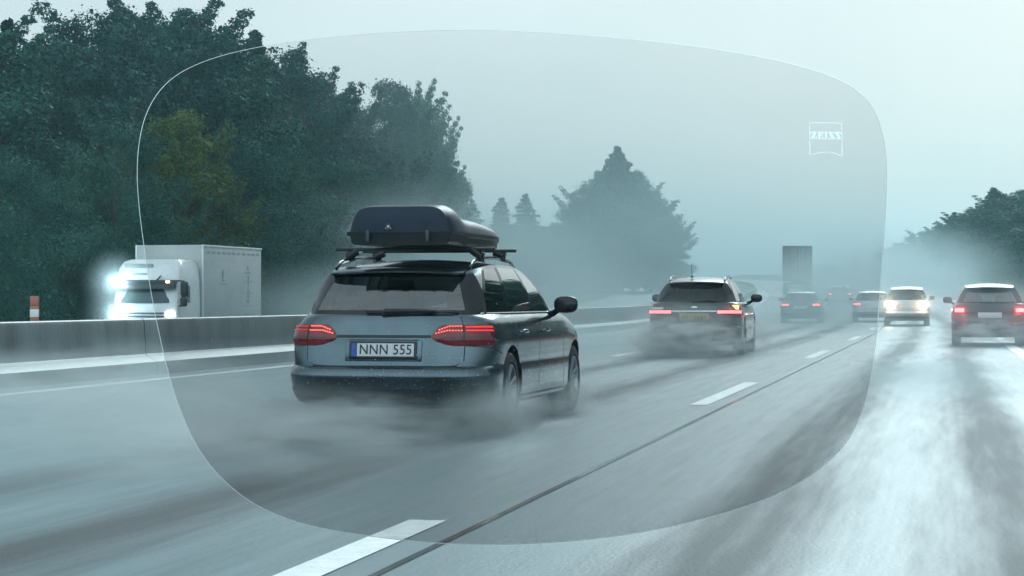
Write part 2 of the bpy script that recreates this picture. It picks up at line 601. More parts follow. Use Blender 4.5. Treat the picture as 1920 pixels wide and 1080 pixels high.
def wheel(root, x, y, rr, side, detail=True):
    mb = MB()
    w = .215
    hw = w / 2
    prof = [(-hw * .8, rr * .66), (-hw, rr * .72), (-hw, rr * .9), (-hw * .86, rr * .975), (-hw * .5, rr), (hw * .5, rr), (hw * .86, rr * .975), (hw, rr * .9), (hw, rr * .72), (hw * .8, rr * .66)]
    mb.lathe_x(prof, (x, y, rr), 40)
    t = mb.build("wheel", M['rubber'], root, angle=40)
    if detail:
        mb = MB()
        e = side * (hw - .015)
        c = (x, y, rr)
        prof = [(e - side * .13, rr * .60), (e - side * .10, rr * .64), (e + 0, rr * .665), (e + side * .012, rr * .66), (e + side * .006, rr * .625), (e - side * .03, rr * .60), (e - side * .13, rr * .58)]
        mb.lathe_x(prof, c, 40)
        mb.lathe_x([(e - side * .10, .001), (e - side * .10, rr * .6)], c, 30, 1)
        for k in range(5):
            for dd in (-.13, .13):
                a = 2 * PI * k / 5 + dd + .3
                a2 = 2 * PI * k / 5 + dd * 1.5 + .3
                p0 = Vector((x + e - side * .03, y + math.cos(a) * rr * .14, rr + math.sin(a) * rr * .14))
                p1 = Vector((x + e - side * .005, y + math.cos(a2) * rr * .63, rr + math.sin(a2) * rr * .63))
                mb.tube([p0, p0.lerp(p1, .5), p1], [.02, .016, .018], 6)
        mb.lathe_x([(e - side * .08, rr * .2), (e - side * .012, rr * .19), (e - side * .004, rr * .12), (e - side * .004, .001)], c, 24)
        mb.build("rim", [M['alloy'], M['black_plastic']], t)
    return t

def text_mesh(body, size, name, m, parent, loc, rot=(PI / 2, 0, 0), sx=1.0, extrude=.001, align='CENTER', bold=0.0, spacing=1.0):
    cu = bpy.data.curves.new("lettering", 'FONT')
    cu.body = body
    cu.size = size
    cu.align_x = align
    cu.align_y = 'CENTER'
    cu.extrude = extrude
    cu.offset = bold
    cu.space_character = spacing
    tmp = bpy.data.objects.new("lettering", cu)
    COL.objects.link(tmp)
    dg = bpy.context.evaluated_depsgraph_get()
    me = bpy.data.meshes.new_from_object(tmp.evaluated_get(dg))
    bpy.data.objects.remove(tmp)
    me.materials.clear()
    me.materials.append(m)
    o = bpy.data.objects.new(name, me)
    COL.objects.link(o)
    o.location = loc
    o.rotation_euler = rot
    o.scale = (sx, 1, 1)
    if parent: o.parent = parent
    return o

def make_car(name, label, cat, loc, rz, pm, detail=2, L=4.70, style='audi', scale=(1, 1, 1), plate='white',
             group=None, rails=True, tailm=None, glassm=None, roofh=1.0, yglass=.60, xroof=.575, estate=True, lampkind='led'):
    root = thing(name, label, cat, loc, rz, group)
    root.scale = scale
    sh = Shell(L)
    # --- lower body
    zs = sorted(set([float(z) for z in LZ] + [.215, .265, .34, .42, .57, .64, .715, .825, .875, .92]))
    sv = [AQ * i / 26 for i in range(27)] + [AQ + sh.ls * i / 30 for i in range(1, 31)] + [AQ + sh.ls + AF * i / 14 for i in range(1, 15)]
    svals = [-s_ for s_ in reversed(sv[1:])] + sv
    nC = len(svals)
    rows = [[sh.P(s_, z) for s_ in svals] for z in zs]
    mb = MB()
    mb.grid(rows, 0)
    def cap(ring, crown, m, flipc=False, keep=None):
        h = (nC - 1) // 2
        for k in range(h):
            if keep and not keep(ring[h + k].y): continue
            q = []
            for kk in (k, k + 1):
                a, b = ring[h - kk], ring[h + kk]
                q.append([a.lerp(b, t / 6) + Vector((0, 0, crown(a.y) * (1 - (2 * t / 6 - 1) ** 2))) for t in range(7)])
            mb.grid(q, m, flip=flipc)
    cap(rows[0], lambda y: 0, 1)
    cr = lambda y: .05 * smooth(sh.cowl - .1, sh.cowl + .4, y) * (1 - .6 * smooth(L - .4, L, y))
    cap(rows[-1], cr, 1, True, lambda y: y <= sh.cowl - .05)
    cap(rows[-1], cr, 0, True, lambda y: y > sh.cowl - .05)
    body = mb.build("body", [pm, M['dark_cabin']], root, merge=2e-4, recalc=True, angle=40)
    # wheel arches
    yw = (.98, .98 + 2.81)
    if estate is False: yw = (.9, .9 + 2.6)
    if L < 4.3: yw = (.72, .72 + 2.58)
    rr = .325
    if detail >= 1:
        cut = MB()
        for y in yw:
            for sd in (-1, 1):
                n = 40
                rws = []
                for xx in (sd * .58, sd * 1.1):
                    rws.append([(xx, y + (rr + .045) * math.cos(2 * PI * k / n), rr + .01 + (rr + .045) * math.sin(2 * PI * k / n)) for k in range(n)])
                cut.grid(rws, 1, cv=True)
                cut.add(rws[0], [tuple(range(n))], 1)
                cut.add(rws[1], [tuple(range(n))], 1)
        co = cut.build("cutter", [pm, M['dark_cabin']], root, recalc=True, merge=1e-5)
        md = body.modifiers.new("arches", 'BOOLEAN')
        md.operation = 'DIFFERENCE'
        md.solver = 'EXACT'
        md.object = co
        bpy.context.view_layer.update()
        dg = bpy.context.evaluated_depsgraph_get()
        me = bpy.data.meshes.new_from_object(body.evaluated_get(dg))
        body.modifiers.clear()
        body.data = me
        bpy.data.objects.remove(co)
        me.polygons.foreach_set("use_smooth", [True] * len(me.polygons))
        me.set_sharp_from_angle(angle=R(38))
    # --- greenhouse
    zb = .968
    yf = yglass
    def bx(x):                                  # belt point at half-width x on the rear
        return sh.P(sh.s_of_x(x, .974), .974)
    def by(y):
        p = sh.P(sh.s_of_y(y, .974), .974)
        return Vector((p.x, p.y, zb))
    ytop_f = 2.62
    def roofz(y):
        t = (y - yf) / (ytop_f - yf)
        return (1.335 + .075 * (1 - (1.9 * t - 1) ** 2) + (.012 if t < 0 else 0)) * roofh + (1 - roofh) * .9
    def rx(x):                                  # roof point at the rear, bowed in plan
        return Vector((x, yf + .05 * (x / .56) ** 2, roofz(yf)))
    def ry(y, dx=0.0):
        t = (y - yf) / (ytop_f - yf)
        x = xroof + dx + .02 * math.sin(PI * max(0, min(1, t)))
        return Vector((x, y, roofz(y)))
    cols = []
    for xb, xt in ((0, 0), (.24, .19), (.47, .375), (.655, xroof - .115), (.73, xroof - .055)):
        cols.append((Vector((xb, bx(xb).y + .0, zb)) if xb else Vector((0, bx(.001).y, zb)), rx(xt)))
    d0 = yf - .56
    cols.append((Vector((.775, bx(.775).y, zb)), Vector((xroof - .012, yf + .10, roofz(yf + .1)))))
    if style == 'audi' or estate:
        ywn = [(.385, .90), (.43, .98), (1.12, 1.30), (1.24, 1.40), (2.20, 2.03), (2.30, 2.11), (2.98, 2.50), (3.06, 2.56)]
    else:
        ywn = [(.80, .86), (.84, .92), (.95, 1.02), (1.02, 1.08), (1.90, 1.80), (1.98, 1.87), (2.88, 2.40), (2.96, 2.46)]
    for yb, yt in ywn:
        cols.append((by(yb), ry(yt + d0 * .5)))
    pA = by(3.18)
    cols.append((pA, Vector((.53, 2.58, roofz(2.58)))))
    cols.append((Vector((.5, 3.42, zb)), Vector((.36, 2.66, roofz(2.62)))))
    cols.append((Vector((.25, 3.50, zb)), Vector((.18, 2.70, roofz(2.62)))))
    cols.append((Vector((0, 3.52, zb)), Vector((0, 2.71, roofz(2.62)))))
    us = [0, .045, .10, .30, .50, .70, .86, .93, 1.0]
    def gp(ci, u, sg):
        a, b = cols[ci]
        p = a.lerp(b, u)
        bul = .030 * math.sin(PI * u)
        if ci >= 5 and ci <= 13: p.x += bul
        elif ci < 5: p.y -= bul * 1.1
        else: p.y += bul
        p.z = zb + (b.z - zb) * (u + .035 * math.sin(PI * u))
        return Vector((p.x * sg, p.y, p.z))
    kinds = ['R', 'R', 'R', 'K', 'D', 'P', 'T', 'S0', 'K', 'S1', 'K', 'S2', 'T', 'P', 'W', 'W', 'W']
    buckets = {k: MB() for k in ('P', 'K', 'R', 'W')}
    sides = {}
    for sg in (1, -1):
        for ci in range(len(cols) - 1):
            k = kinds[ci]
            for ui in range(len(us) - 1):
                u0, u1 = us[ui], us[ui + 1]
                kk = k
                if k == 'R': kk = 'K' if (ui < 2 or ui >= 6) else 'R'
                elif k in ('S0', 'S1', 'S2'): kk = 'K' if (ui < 1 or ui >= 7) else k
                elif k == 'D': kk = 'K' if ui < 7 else 'P'
                elif k == 'K' and ci != 3 and ui >= 8: kk = 'P'
                elif k == 'T': kk = 'K' if ui < 7 else 'P'
                elif k == 'W': kk = 'K' if (ui < 1 or ui >= 7) else 'W'
                if k in ('S0', 'S1', 'S2', 'K', 'T') and ci != 3 and ui >= 7: kk = 'P' if ui == 7 else 'P'
                quad = [gp(ci, u0, sg), gp(ci + 1, u0, sg), gp(ci + 1, u1, sg), gp(ci, u1, sg)]
                tgt = buckets.get(kk)
                if tgt is None:
                    tgt = sides.setdefault((kk, sg), MB())
                tgt.add(quad, [(0, 1, 2, 3) if sg > 0 else (3, 2, 1, 0)])
    # roof skin
    n_c = len(cols)
    rr_rows = []
    for ci in range(n_c):
        a, b = gp(ci, 1.0, -1), gp(ci, 1.0, 1)
        yy = a.y
        t = (yy - yf) / (2.7 - yf)
        crown = .045 * max(0, math.sin(PI * min(1, max(0, .12 + .80 * t)))) ** .7
        rr_rows.append([a.lerp(b, k / 10) + Vector((0, 0, crown * (1 - (2 * k / 10 - 1) ** 2))) for k in range(11)])
    buckets['P'].grid(rr_rows, 0, flip=True)
    buckets['P'].build("roof_shell", [pm], root, merge=1e-4, angle=40, recalc=False)
    buckets['K'].build("window_surround", M['gloss_black'], root, merge=1e-4, angle=40)
    gm = glassm or M['glass_rear']
    buckets['R'].build("rear_window", gm, root, merge=1e-4, angle=60)
    buckets['W'].build("windshield", gm if glassm is None else M['glass_rear'], root, merge=1e-4, angle=60)
    if detail >= 1:
        for (kk, sg), m_ in sorted(sides.items()):
            m_.build("side_window", M['glass_side'], root, merge=1e-4, angle=60)
    else:
        allm = MB()
        for m_ in sides.values(): allm.add(m_.v, m_.f)
        allm.build("side_window", M['glass_side'], root, merge=1e-4, angle=60)
    # spoiler lip over the rear window
    sp = MB()
    rws = []
    for k in range(15):
        x = (xroof - .04) * (-1 + 2 * k / 14)
        yb = yf + .05 * (x / .56) ** 2
        z = roofz(yf) + .040 * (1 - (x / xroof) ** 2) * .55
        e = 1 - .25 * abs(x / (xroof - .04)) ** 6
        rws.append([(x, yb - .01, z - .030), (x, yb - .13 * e, z - .034), (x, yb - .145 * e, z - .020), (x, yb - .13 * e, z - .006), (x, yb + .02, z + .012), (x, yb + .22, z + .024)])
    sp.grid(rws, flip=True)
    sp.build("roof_spoiler", pm, root, angle=50)
    # tail-gate panel and seams
    tg = MB()
    if style == 'audi':
        tl = pw([(-.70, .60), (-.655, .572), (-.60, .553), (-.5, .549), (.5, .549), (.60, .553), (.655, .572), (.70, .60)])
        bound = .672
    else:
        tl = pw([(-.62, .68), (-.55, .60), (-.45, .58), (.45, .58), (.55, .60), (.62, .68)])
        bound = .62
    sh.patch(tg, -bound, bound, tl, .955, .004, .014, 40, 14)
    tgo = tg.build("tailgate", pm, root, angle=40)
    if detail >= 2:
        sm = MB()
        sh.line(sm, [(-bound - .004, .955), (-bound - .004, tl(-bound) + .01), (-.61, tl(-.61) - .006), (-.5, tl(-.5) - .004), (.5, tl(.5) - .004), (.61, tl(.61) - .006), (bound + .004, tl(bound) + .01), (bound + .004, .955)], .011, .002)
        for sd in (1, -1):
            for yb in (1.18, 2.07):
                s0 = sh.s_of_y(yb, .6)
                sh.line(sm, [(sd * s0, .25), (sd * s0, .95)], .008, .002)
            s0, s1 = sh.s_of_y(3.10, .6), sh.s_of_y(3.2, .6)
            sh.line(sm, [(sd * s1, .25), (sd * s1, .70), (sd * s0, .95)], .008, .002)
            sh.line(sm, [(sd * sh.s_of_y(1.32, .3), .262), (sd * sh.s_of_y(3.3, .3), .262)], .01, .002)
            sh.line(sm, [(sd * .67, .715), (sd * .93, .70), (sd * sh.s_of_y(.60, .6), .64)], .006, .002)
        sm.build("panel_gap", M['ink'], root)
        # handle groove between the lamps
        hg = MB()
        sh.patch(hg, -.40, .40, .778, .800, .009, .01, 24, 3)
        hg.build("handle_strip", M['black_plastic'], tgo)
    # crease / sill sheen / lower bumper
    vb = MB()
    sh.patch(vb, -1.02, 1.02, .205, .36, .005, .02, 40, 4)
    vb.build("bumper_valance", M['black_plastic'], root)
    if detail >= 2:
        for sd in (1, -1):
            mb = MB()
            sh.patch(mb, sd * sh.s_of_y(1.38, .3), sd * sh.s_of_y(3.32, .3), .218, .25, .012, .02, 10, 3)
            mb.build("sill_sheen", M['chrome'], root)  # bright strip put in for the reflection along the rocker
            mb = MB()
            pts = [gp(ci, .03, sd) + Vector((sd * .006, 0, 0)) for ci in range(7, 13)]
            mb.tube(pts, .007, 6)
            mb.build("window_trim", M['chrome'], root)
            for yb in (1.30, 2.20):
                mb = MB()
                s0 = sh.s_of_y(yb, .8)
                q = [sh.P(sd * (s0 + .22 * t), .812) + sh.N(sd * (s0 + .22 * t), .812) * h for t, h in ((0, .0), (.08, .028), (.5, .036), (.92, .028), (1, 0))]
                mb.tube(q, [.010, .013, .014, .013, .010], 8, flat=1.3)
                mb.build("door_handle", pm, root)
    # mirrors
    for sd in (1, -1):
        mb = MB()
        rws = []
        c = Vector((sd * 1.00, 2.80, 1.05))
        for i in range(13):
            t = PI * i / 12
            rws.append([c + Vector((sd * (.115 * max(0, math.sin(t)) ** .55 * math.copysign(abs(math.cos(q)) ** .7, math.cos(q))), .055 - .10 * (1 - math.cos(t)) / 2 * 1.1 + .02,
                                    .080 * max(0, math.sin(t)) ** .55 * math.copysign(abs(math.sin(q)) ** .75, math.sin(q)))) for q in [2 * PI * k / 20 for k in range(20)]])
        mb.grid(rws, cv=True)
        mb.tube([(sd * .80, 2.93, .955), (sd * .86, 2.91, .965), (sd * .95, 2.84, 1.02)], [.035, .03, .03], 8)
        mr = mb.build("door_mirror", M['gloss_black'], root, angle=60)
    # lights
    lens = tailm or M['lens_red']
    for sd in (1, -1):
        if style == 'audi':
            up = pw([(.405, .797), (.43, .828), (.47, .868), (.50, .883), (.93, .887), (1.0, .868)])
            lo = pw([(.405, .780), (.44, .752), (.52, .722), (.60, .711), (.95, .715), (1.0, .735)])
            a0, a1 = .405, 1.0
        elif style == 'wagon':
            up = pw([(.42, .80), (.50, .84), (.70, .905), (.93, .945), (1.02, .93)])
            lo = pw([(.42, .775), (.55, .755), (.7, .74), (.95, .74), (1.02, .79)])
            a0, a1 = .42, 1.02
        elif style == 'hatch':
            up, lo, a0, a1 = pw([(.55, .90), (1.0, .93)]), pw([(.55, .72), (1.0, .74)]), .56, .95
        else:
            up, lo, a0, a1 = pw([(.45, .86), (.9, .90)]), pw([(.45, .74), (.95, .74)]), .47, .95
        mb = MB()
        N_ = 26
        if sd > 0: sh.patch(mb, a0, a1, lo, up, .010, .03, N_, 6, bulge=.010)
        else: sh.patch(mb, -a1, -a0, lambda t: lo(-t), lambda t: up(-t), .010, .03, N_, 6, bulge=.010)
        tl_o = mb.build("tail_light", lens, root, angle=50)
        if detail >= 2:
            # two rows of small diodes inboard, two bars outboard
            led = MB()
            for z0, z1, nn in ((.862, .868, 9), (.832, .834, 10)):
                for k in range(nn):
                    t = k / (nn - 1)
                    s_ = lerp(.475 if z0 > .85 else .445, .655, t)
                    z_ = lerp(z0 - .022, z1, min(1, t * 2.2))
                    p, nn_ = sh.P(sd * s_, z_), sh.N(sd * s_, z_)
                    led.rbox(p + nn_ * .023, (.013, .008, .010), .003, 1)
            led.build("diode_row", M['led_red'], tl_o)
            br = MB()
            for z_, hh in ((.862, .0065), (.834, .0065)):
                if sd > 0: sh.patch(br, .69, .965, z_ - hh, z_ + hh, .0235, .008, 14, 2)
                else: sh.patch(br, -.965, -.69, z_ - hh, z_ + hh, .0235, .008, 14, 2)
            br.build("light_bar", M['lens_red_lit'] if sd < 0 else M['bar_red'], tl_o)
            dv = MB()
            sh.line(dv, [(sd * .672, .714), (sd * .672, .884)], .008, .0235)
            sh.line(dv, [(sd * .50, .775), (sd * .98, .775)], .005, .0225)
            dv.build("lamp_divider", M['ink'], tl_o)
        elif style == 'wagon':
            br = MB()
            q = (.44, .96)
            if sd > 0: sh.patch(br, q[0], q[1], .768, .812, .024, .012, 14, 2)
            else: sh.patch(br, -q[1], -q[0], .768, .812, .024, .012, 14, 2)
            br.build("light_bar", M['bar_red_strong'], tl_o)
            if sd > 0:
                br = MB()
                p, nn_ = sh.P(.80, .872), sh.N(.80, .872)
                br.rbox(p + nn_ * .022, (.13, .02, .075), .01, 3)
                br.build("turn_signal", M['lamp_orange'], tl_o)
            else:
                br = MB()
                sh.patch(br, -.9, -.6, .83, .87, .0235, .01, 8, 2)
                br.build("turn_signal", M['lamp_clear'], tl_o)
        elif lampkind == 'lit':
            br = MB()
            q = (a0 + .05, a1 - .1)
            if sd > 0: sh.patch(br, q[0], q[1], .77, .85, .024, .012, 10, 2)
            else: sh.patch(br, -q[1], -q[0], .77, .85, .024, .012, 10, 2)
            br.build("light_bar", M['bar_red_strong'], tl_o)
    # number plate
    pz = .676 if style == 'audi' else .70
    yp = sh.P(0, pz).y - .004
    pf = MB()
    slope = .10
    rot = Matrix.Rotation(-.13, 3, 'X')
    if detail >= 2:
        rc = MB()
        rc.rbox((0, yp - .004, pz - .004), (.66, .018, .175), .012, 2, rot=rot)
        rc.build("plate_recess", pm, tgo)
        pf.rbox((0, yp - .013, pz), (.585, .016, .150), .012, 3, rot=rot)
        pfo = pf.build("plate_frame", M['gloss_black'], tgo)
        pp = MB()
        pp.rbox((.021, yp - .0225, pz + .004), (.490, .004, .108), .002, 1, rot=rot)
        pp.build("number_plate", M['plate_white'], tgo)
        pb = MB()
        pb.rbox((-.250, yp - .0225, pz + .004), (.044, .004, .108), .002, 1, rot=rot)
        pbo = pb.build("plate_band", M['plate_blue'], tgo)
        text_mesh("NNN 555", .118, "plate_lettering", M['ink'], tgo, (.023, yp - .0258, pz + .003), (PI / 2 - .13, 0, 0), sx=.90, bold=.0008, spacing=1.06)
        text_mesh("S", .026, "country_letter", M['plate_white'], tgo, (-.250, yp - .0256 + .004, pz - .030), (PI / 2 - .13, 0, 0), bold=.0008)
        mb = MB()
        for k in range(12):
            a = 2 * PI * k / 12
            mb.rbox((-.250 + .012 * math.cos(a), yp - .0262 - .003, pz + .030 + .012 * math.sin(a)), (.004, .002, .004), .0005, 1)
        mb.build("star_ring", M['plate_yellow'], tgo)
        # number plate lamps strip and lower garnish
        mb = MB()
        sh.patch(mb, -.30, .30, .752, .764, .012, .012, 10, 2)
        mb.build("plate_lamp_strip", M['black_plastic'], tgo)
    else:
        pf.rbox((0, yp - .010, pz), (.56, .02, .13), .008, 2, rot=rot)
        pfo = pf.build("number_plate", M['plate_yellow'] if plate == 'yellow' else M['plate_white'], tgo)
        if plate == 'yellow':
            mb = MB()
            for k in range(7):
                mb.rbox((-.20 + .066 * k + (.02 if k > 2 else 0), yp - .021, pz), (.036, .003, .07), .002, 1, rot=rot)
            mb.build("plate_lettering", M['ink'], pfo)
        if style == 'wagon':
            mb = MB()
            sh.patch(mb, -.42, .42, .80, .815, .009, .01, 16, 2)
            mb.build("handle_strip", M['chrome'], tgo)
            mb = MB()
            bp_ = sh.P(0, .875)
            rws = []
            for i in range(6):
                t = i / 5 * PI / 2
                rws.append([bp_ + Vector((.065 * math.cos(2 * PI * k / 20) * math.cos(t), -.006 - .01 * math.sin(t), .026 * math.sin(2 * PI * k / 20) * math.cos(t))) for k in range(20)])
            mb.grid(rws, cv=True)
            mb.build("oval_badge", M['chrome'], tgo)
    # wiper
    if detail >= 1 and estate:
        mb = MB()
        q = [gp(0, .0, 1) + Vector((-.02, -.02, -.01)), gp(0, .07, 1) + Vector((-.02, -.045, 0)), gp(1, .085, 1) + Vector((0, -.045, .0)), gp(2, .075, 1) + Vector((-.04, -.042, 0))]
        mb.tube(q, [.022, .024, .017, .012], 8)
        mb.tube([gp(1, .10, -1) + Vector((.05, -.03, -.01)), gp(1, .06, 1) + Vector((0, -.032, 0)), gp(3, .055, 1) + Vector((-.05, -.03, 0))], .009, 6)
        mb.build("rear_wiper", M['black_plastic'], root)
    # seats seen through the glass
    for x in (-.37, .37):
        mb = MB()
        mb.rbox((x, 1.98, 1.00), (.50, .14, .34), .06, 3, taper=(.75, .8))
        so = mb.build("front_seat", M['dark_cabin'], root)
        mb = MB()
        mb.rbox((x, 1.95, 1.195), (.27, .10, .19), .05, 3)
        mb.build("headrest", M['dark_cabin'], so)
    if detail >= 1 and estate:
        mb = MB()
        mb.rbox((0, 1.20, .965), (1.24, .16, .12), .04, 2)
        so = mb.build("rear_seat", M['dark_cabin'], root)
        for x in (-.40, .40):
            mb = MB()
            mb.rbox((x, 1.17, 1.085), (.27, .09, .15), .04, 3)
            mb.build("headrest", M['dark_cabin'], so)
        mb = MB()
        mb.rbox((0, 3.0, .98), (1.3, .5, .08), .03, 2)
        mb.build("dashboard", M['dark_cabin'], root)
    # roof rails and bars
    if rails:
        for sd in (1, -1):
            mb = MB()
            pts = []
            for i in range(15):
                t = i / 14
                y = lerp(yf + .12, 2.40, t)
                lift = .045 * min(1, math.sin(PI * t) * 4)
                pts.append((sd * (xroof - .035), y, roofz(y) + .012 + lift))
            mb.tube(pts, .014, 8, flat=1.2)
            mb.build("roof_rail", M['gloss_black'], root)
    for y in yw:
        for sd in (1, -1):
            wheel(root, sd * .785, y, rr, sd, detail >= 1)
    return root, sh, roofz

def place(off=None, Y=None, x=None):
    o_ = off if off is not None else x - xc(Y)
    return at(o_, Y)

# main estate car
audi_paint = paint("estate_paint", (0.112, 0.155, 0.178), .88, .19, .5)
p = at(-4.58, 17.03)
AUDI, sh, roofz = make_car("estate_car", "grey estate car carrying a roof box, number plate NNN 555, in the middle lane", "car", p, -R(1.2), audi_paint, 2, yglass=.56, xroof=.625)
# cross bars
for yb in (1.08, 1.92):
    mb = MB()
    zb_ = 1.538
    mb.rbox((0, yb, zb_), (1.44, .055, .030), .010, 2)
    bar = mb.build("crossbar", M['black_plastic'], AUDI)
    for sd in (1, -1):
        mb = MB()
        mb.tube([(sd * .585, yb, roofz(yb) + .04), (sd * .60, yb, roofz(yb) + .085), (sd * .515, yb, zb_ - .012)], [.050, .042, .036], 10)
        mb.build("bar_foot", M['black_plastic'], bar)

# roof box: tub, lid, latches, lock
def roof_box(loc, rz):
    root = thing("roof_box", "dark navy roof box strapped on the grey estate car", "roof box", loc, rz)
    L = 2.5
    st = [i / 24 for i in range(25)]
    def hw(t):
        return .455 * (1 - .0 * t) * (1 - .42 * smooth(.55, 1.0, t) ** 1.6) * (1 if t > .01 else .985)
    def top(t):
        return .335 + .015 * math.sin(PI * min(1, t * 6)) - .085 * smooth(.10, .24, t) - .05 * smooth(.35, .8, t) - .125 * smooth(.72, 1.0, t)
    def y_of(t): return L * t
    lid, tub = MB(), MB()
    rows = []
    for t in st:
        w, h = hw(t), top(t)
        r_ = []
        for k in range(25):
            q = -1 + 2 * k / 24
            x = math.copysign(abs(math.sin(q * PI / 2)) ** 1.0, q)
            e = (1 - abs(x) ** 8.5) ** (1 / 2.8)
            r_.append((x * w * (1.0 - .07 * e), y_of(t) + .06 * (e) * (1 - t) * (1 if t < .02 else 0), .105 + (h - .105) * e))
        rows.append(r_)
    lid.grid(rows)
    # rear face, slightly domed
    base = rows[0]
    for a, b in ((0, 1),):
        prev = base
        for s_, dy in ((.96, -.022), (.86, -.040), (.5, -.056), (.0, -.060)):
            cx, cz = 0, .105
            cur = [(cx + (p_[0] - cx) * s_, dy, cz + (p_[2] - cz) * s_) for p_ in base]
            lid.grid([prev, cur], flip=False)
            prev = cur
    nose = rows[-1]
    lid.add(nose, [tuple(range(len(nose)))])
    lid.build("lid", M['box_navy'], root, recalc=True, merge=1e-5, angle=45)
    rows = []
    for t in st:
        w = hw(t)
        q = []
        for (fx, z) in ((1.02, .115), (1.025, .085), (.965, .075), (.95, .03), (.90, .005), (.5, .0), (-.5, .0), (-.90, .005), (-.95, .03), (-.965, .075), (-1.025, .085), (-1.02, .115)):
            yy = y_of(t)
            if t == 0: yy = -.045 - (.0 if abs(fx) > 1 else -.02) 
            q.append((fx * w, yy, z))
        rows.append(q)
    tub.grid(rows)
    tub.add(rows[0], [tuple(range(12))])
    tub.add(rows[-1], [tuple(reversed(range(12)))])
    tub.build("tub", M['black_plastic'], root, recalc=True, angle=30)
    for x in (-.27, .25):
        mb = MB()
        mb.rbox((x, -.062, .075), (.030, .022, .095), .006, 2)
        mb.build("latch", M['lorry_grey'], root)
    mb = MB()
    mb.tube([(-.085, -.015, .155), (-.085, -.078, .155)], .028, 16)
    lk = mb.build("lock", M['gloss_black'], root)
    mb = MB()
    mb.tube([(-.085, -.07, .157), (-.085, -.084, .157)], .010, 12)
    mb.tube([(-.105, -.07, .140), (-.105, -.082, .140)], .004, 8)
    mb.tube([(-.065, -.07, .140), (-.065, -.082, .140)], .004, 8)
    mb.build("lock_face", M['plate_white'], lk)
    return root
bx_ = roof_box((p.x + .07, p.y + .40, p.z + 1.555), -R(1.2))

# other vehicles ---------------------------------------------------------------
moped = at(-4.84 - xc(41.5), 41.5)
w2, sh2, rz2 = make_car("estate_car", "dark estate car with a yellow plate and its right indicator flashing", "car", moped, 0.02,
                        paint("dark_paint", (0.022, 0.030, 0.034), .3), 1, 4.80, 'wagon', (1.03, 1.02, 1.07), 'yellow', glassm=M['glass_dark'], xroof=.56)
mb = MB()
mb.tube([(-.12, .95, 1.44), (-.12, .87, 1.70)], [.006, .003], 6)
mb.rbox((-.12, .96, 1.445), (.05, .09, .03), .01, 2)
mb.build("antenna", M['black_plastic'], w2)

def car_at(x, Y, *a, **k):
    q = at(x - xc(Y), Y)
    return make_car(a[0], a[1], a[2], q, heading(Y), *a[3:], **k)

car_at(1.0, 51.5, "hatchback_car", "dark hatchback with bright red tail lights in the lane nearest the right trees", "car",
       paint("slate_paint", (0.045, 0.060, 0.068), .3), 1, 4.25, 'hatch', (.98, 1, 1.03), lampkind='lit', rails=False, glassm=M['glass_rear'], estate=False)
van, shv, _ = car_at(-1.55, 86, "minivan", "pale minivan with glowing amber lamps just left of the dark hatchback", "car",
                     paint("white_paint", (0.55, 0.58, 0.58), .1), 1, 4.4, 'hatch', (1.0, 1, 1.06), rails=False, tailm=M['lamp_amber'], glassm=M['glass_dark'], roofh=1.08, xroof=.62, estate=False)
car_at(-3.25, 96, "saloon_car", "silver saloon with one red light showing, half behind the pale minivan", "car",
       paint("silver_paint", (0.42, 0.45, 0.46), .5), 1, 4.6, 'saloon', (.98, 1, .97), lampkind='lit', rails=False, glassm=M['glass_dark'], estate=False)
car_at(-6.2, 93, "saloon_car", "dark saloon with red tail lights in the spray before the distant lorry", "car",
       paint("grey_paint", (0.05, 0.06, 0.065), .4), 1, 4.6, 'saloon', (1, 1, .96), lampkind='lit', rails=False, glassm=M['glass_dark'], estate=False)
car_at(-7.2, 148, "saloon_car", "faint pale car with red lights, farthest along the road, right of the dark saloon", "car",
       paint("pale_paint", (0.30, 0.33, 0.34), .4), 0, 4.6, 'saloon', (1, 1, 1), lampkind='lit', rails=False, glassm=M['glass_dark'], estate=False)

# distant lorry, seen from behind
q = at(-12.6 - xc(185), 185)
lorry = thing("lorry", "tall dark grey lorry seen from behind, far off in the haze", "lorry", (q.x, q.y, q.z + .3), heading(185))
mb = MB()
mb.rbox((0, 6.5, 2.75), (2.55, 13.0, 2.9), .04, 2)
bo = mb.build("cargo_box", M['lorry_grey'], lorry)
for sd in (1, -1):
    mb = MB()
    mb.rbox((sd * .63, -.02, 2.72), (1.22, .05, 2.7), .015, 2)
    d_ = mb.build("rear_door", M['lorry_grey'], bo)
    mb = MB()
    for dx in (.2, .45):
        mb.tube([(sd * dx, -.065, 1.45), (sd * dx, -.065, 4.0)], .022, 6)
    mb.build("door_bar", M['alloy'], d_)
mb = MB()
mb.rbox((0, 6.0, 1.05), (.9, 11.5, .35), .03, 2)
mb.rbox((0, .15, .62), (2.3, .10, .14), .02, 2)
mb.rbox((0, .25, .95), (2.4, .08, .22), .02, 2)
mb.build("chassis", M['black_plastic'], lorry)
for sd in (1, -1):
    mb = MB()
    mb.rbox((sd * 1.0, .19, .95), (.34, .05, .13), .01, 2)
    mb.build("tail_light", M['lens_red'], lorry)
    for y in (2.2, 3.5, 4.8, 11.5):
        mb = MB()
        mb.lathe_x([(-.28, .3), (-.28, .47), (-.2, .5), (.2, .5), (.28, .47), (.28, .3)], (sd * .98, y, .5), 24)
        mb.build("wheel", M['rubber'], lorry)

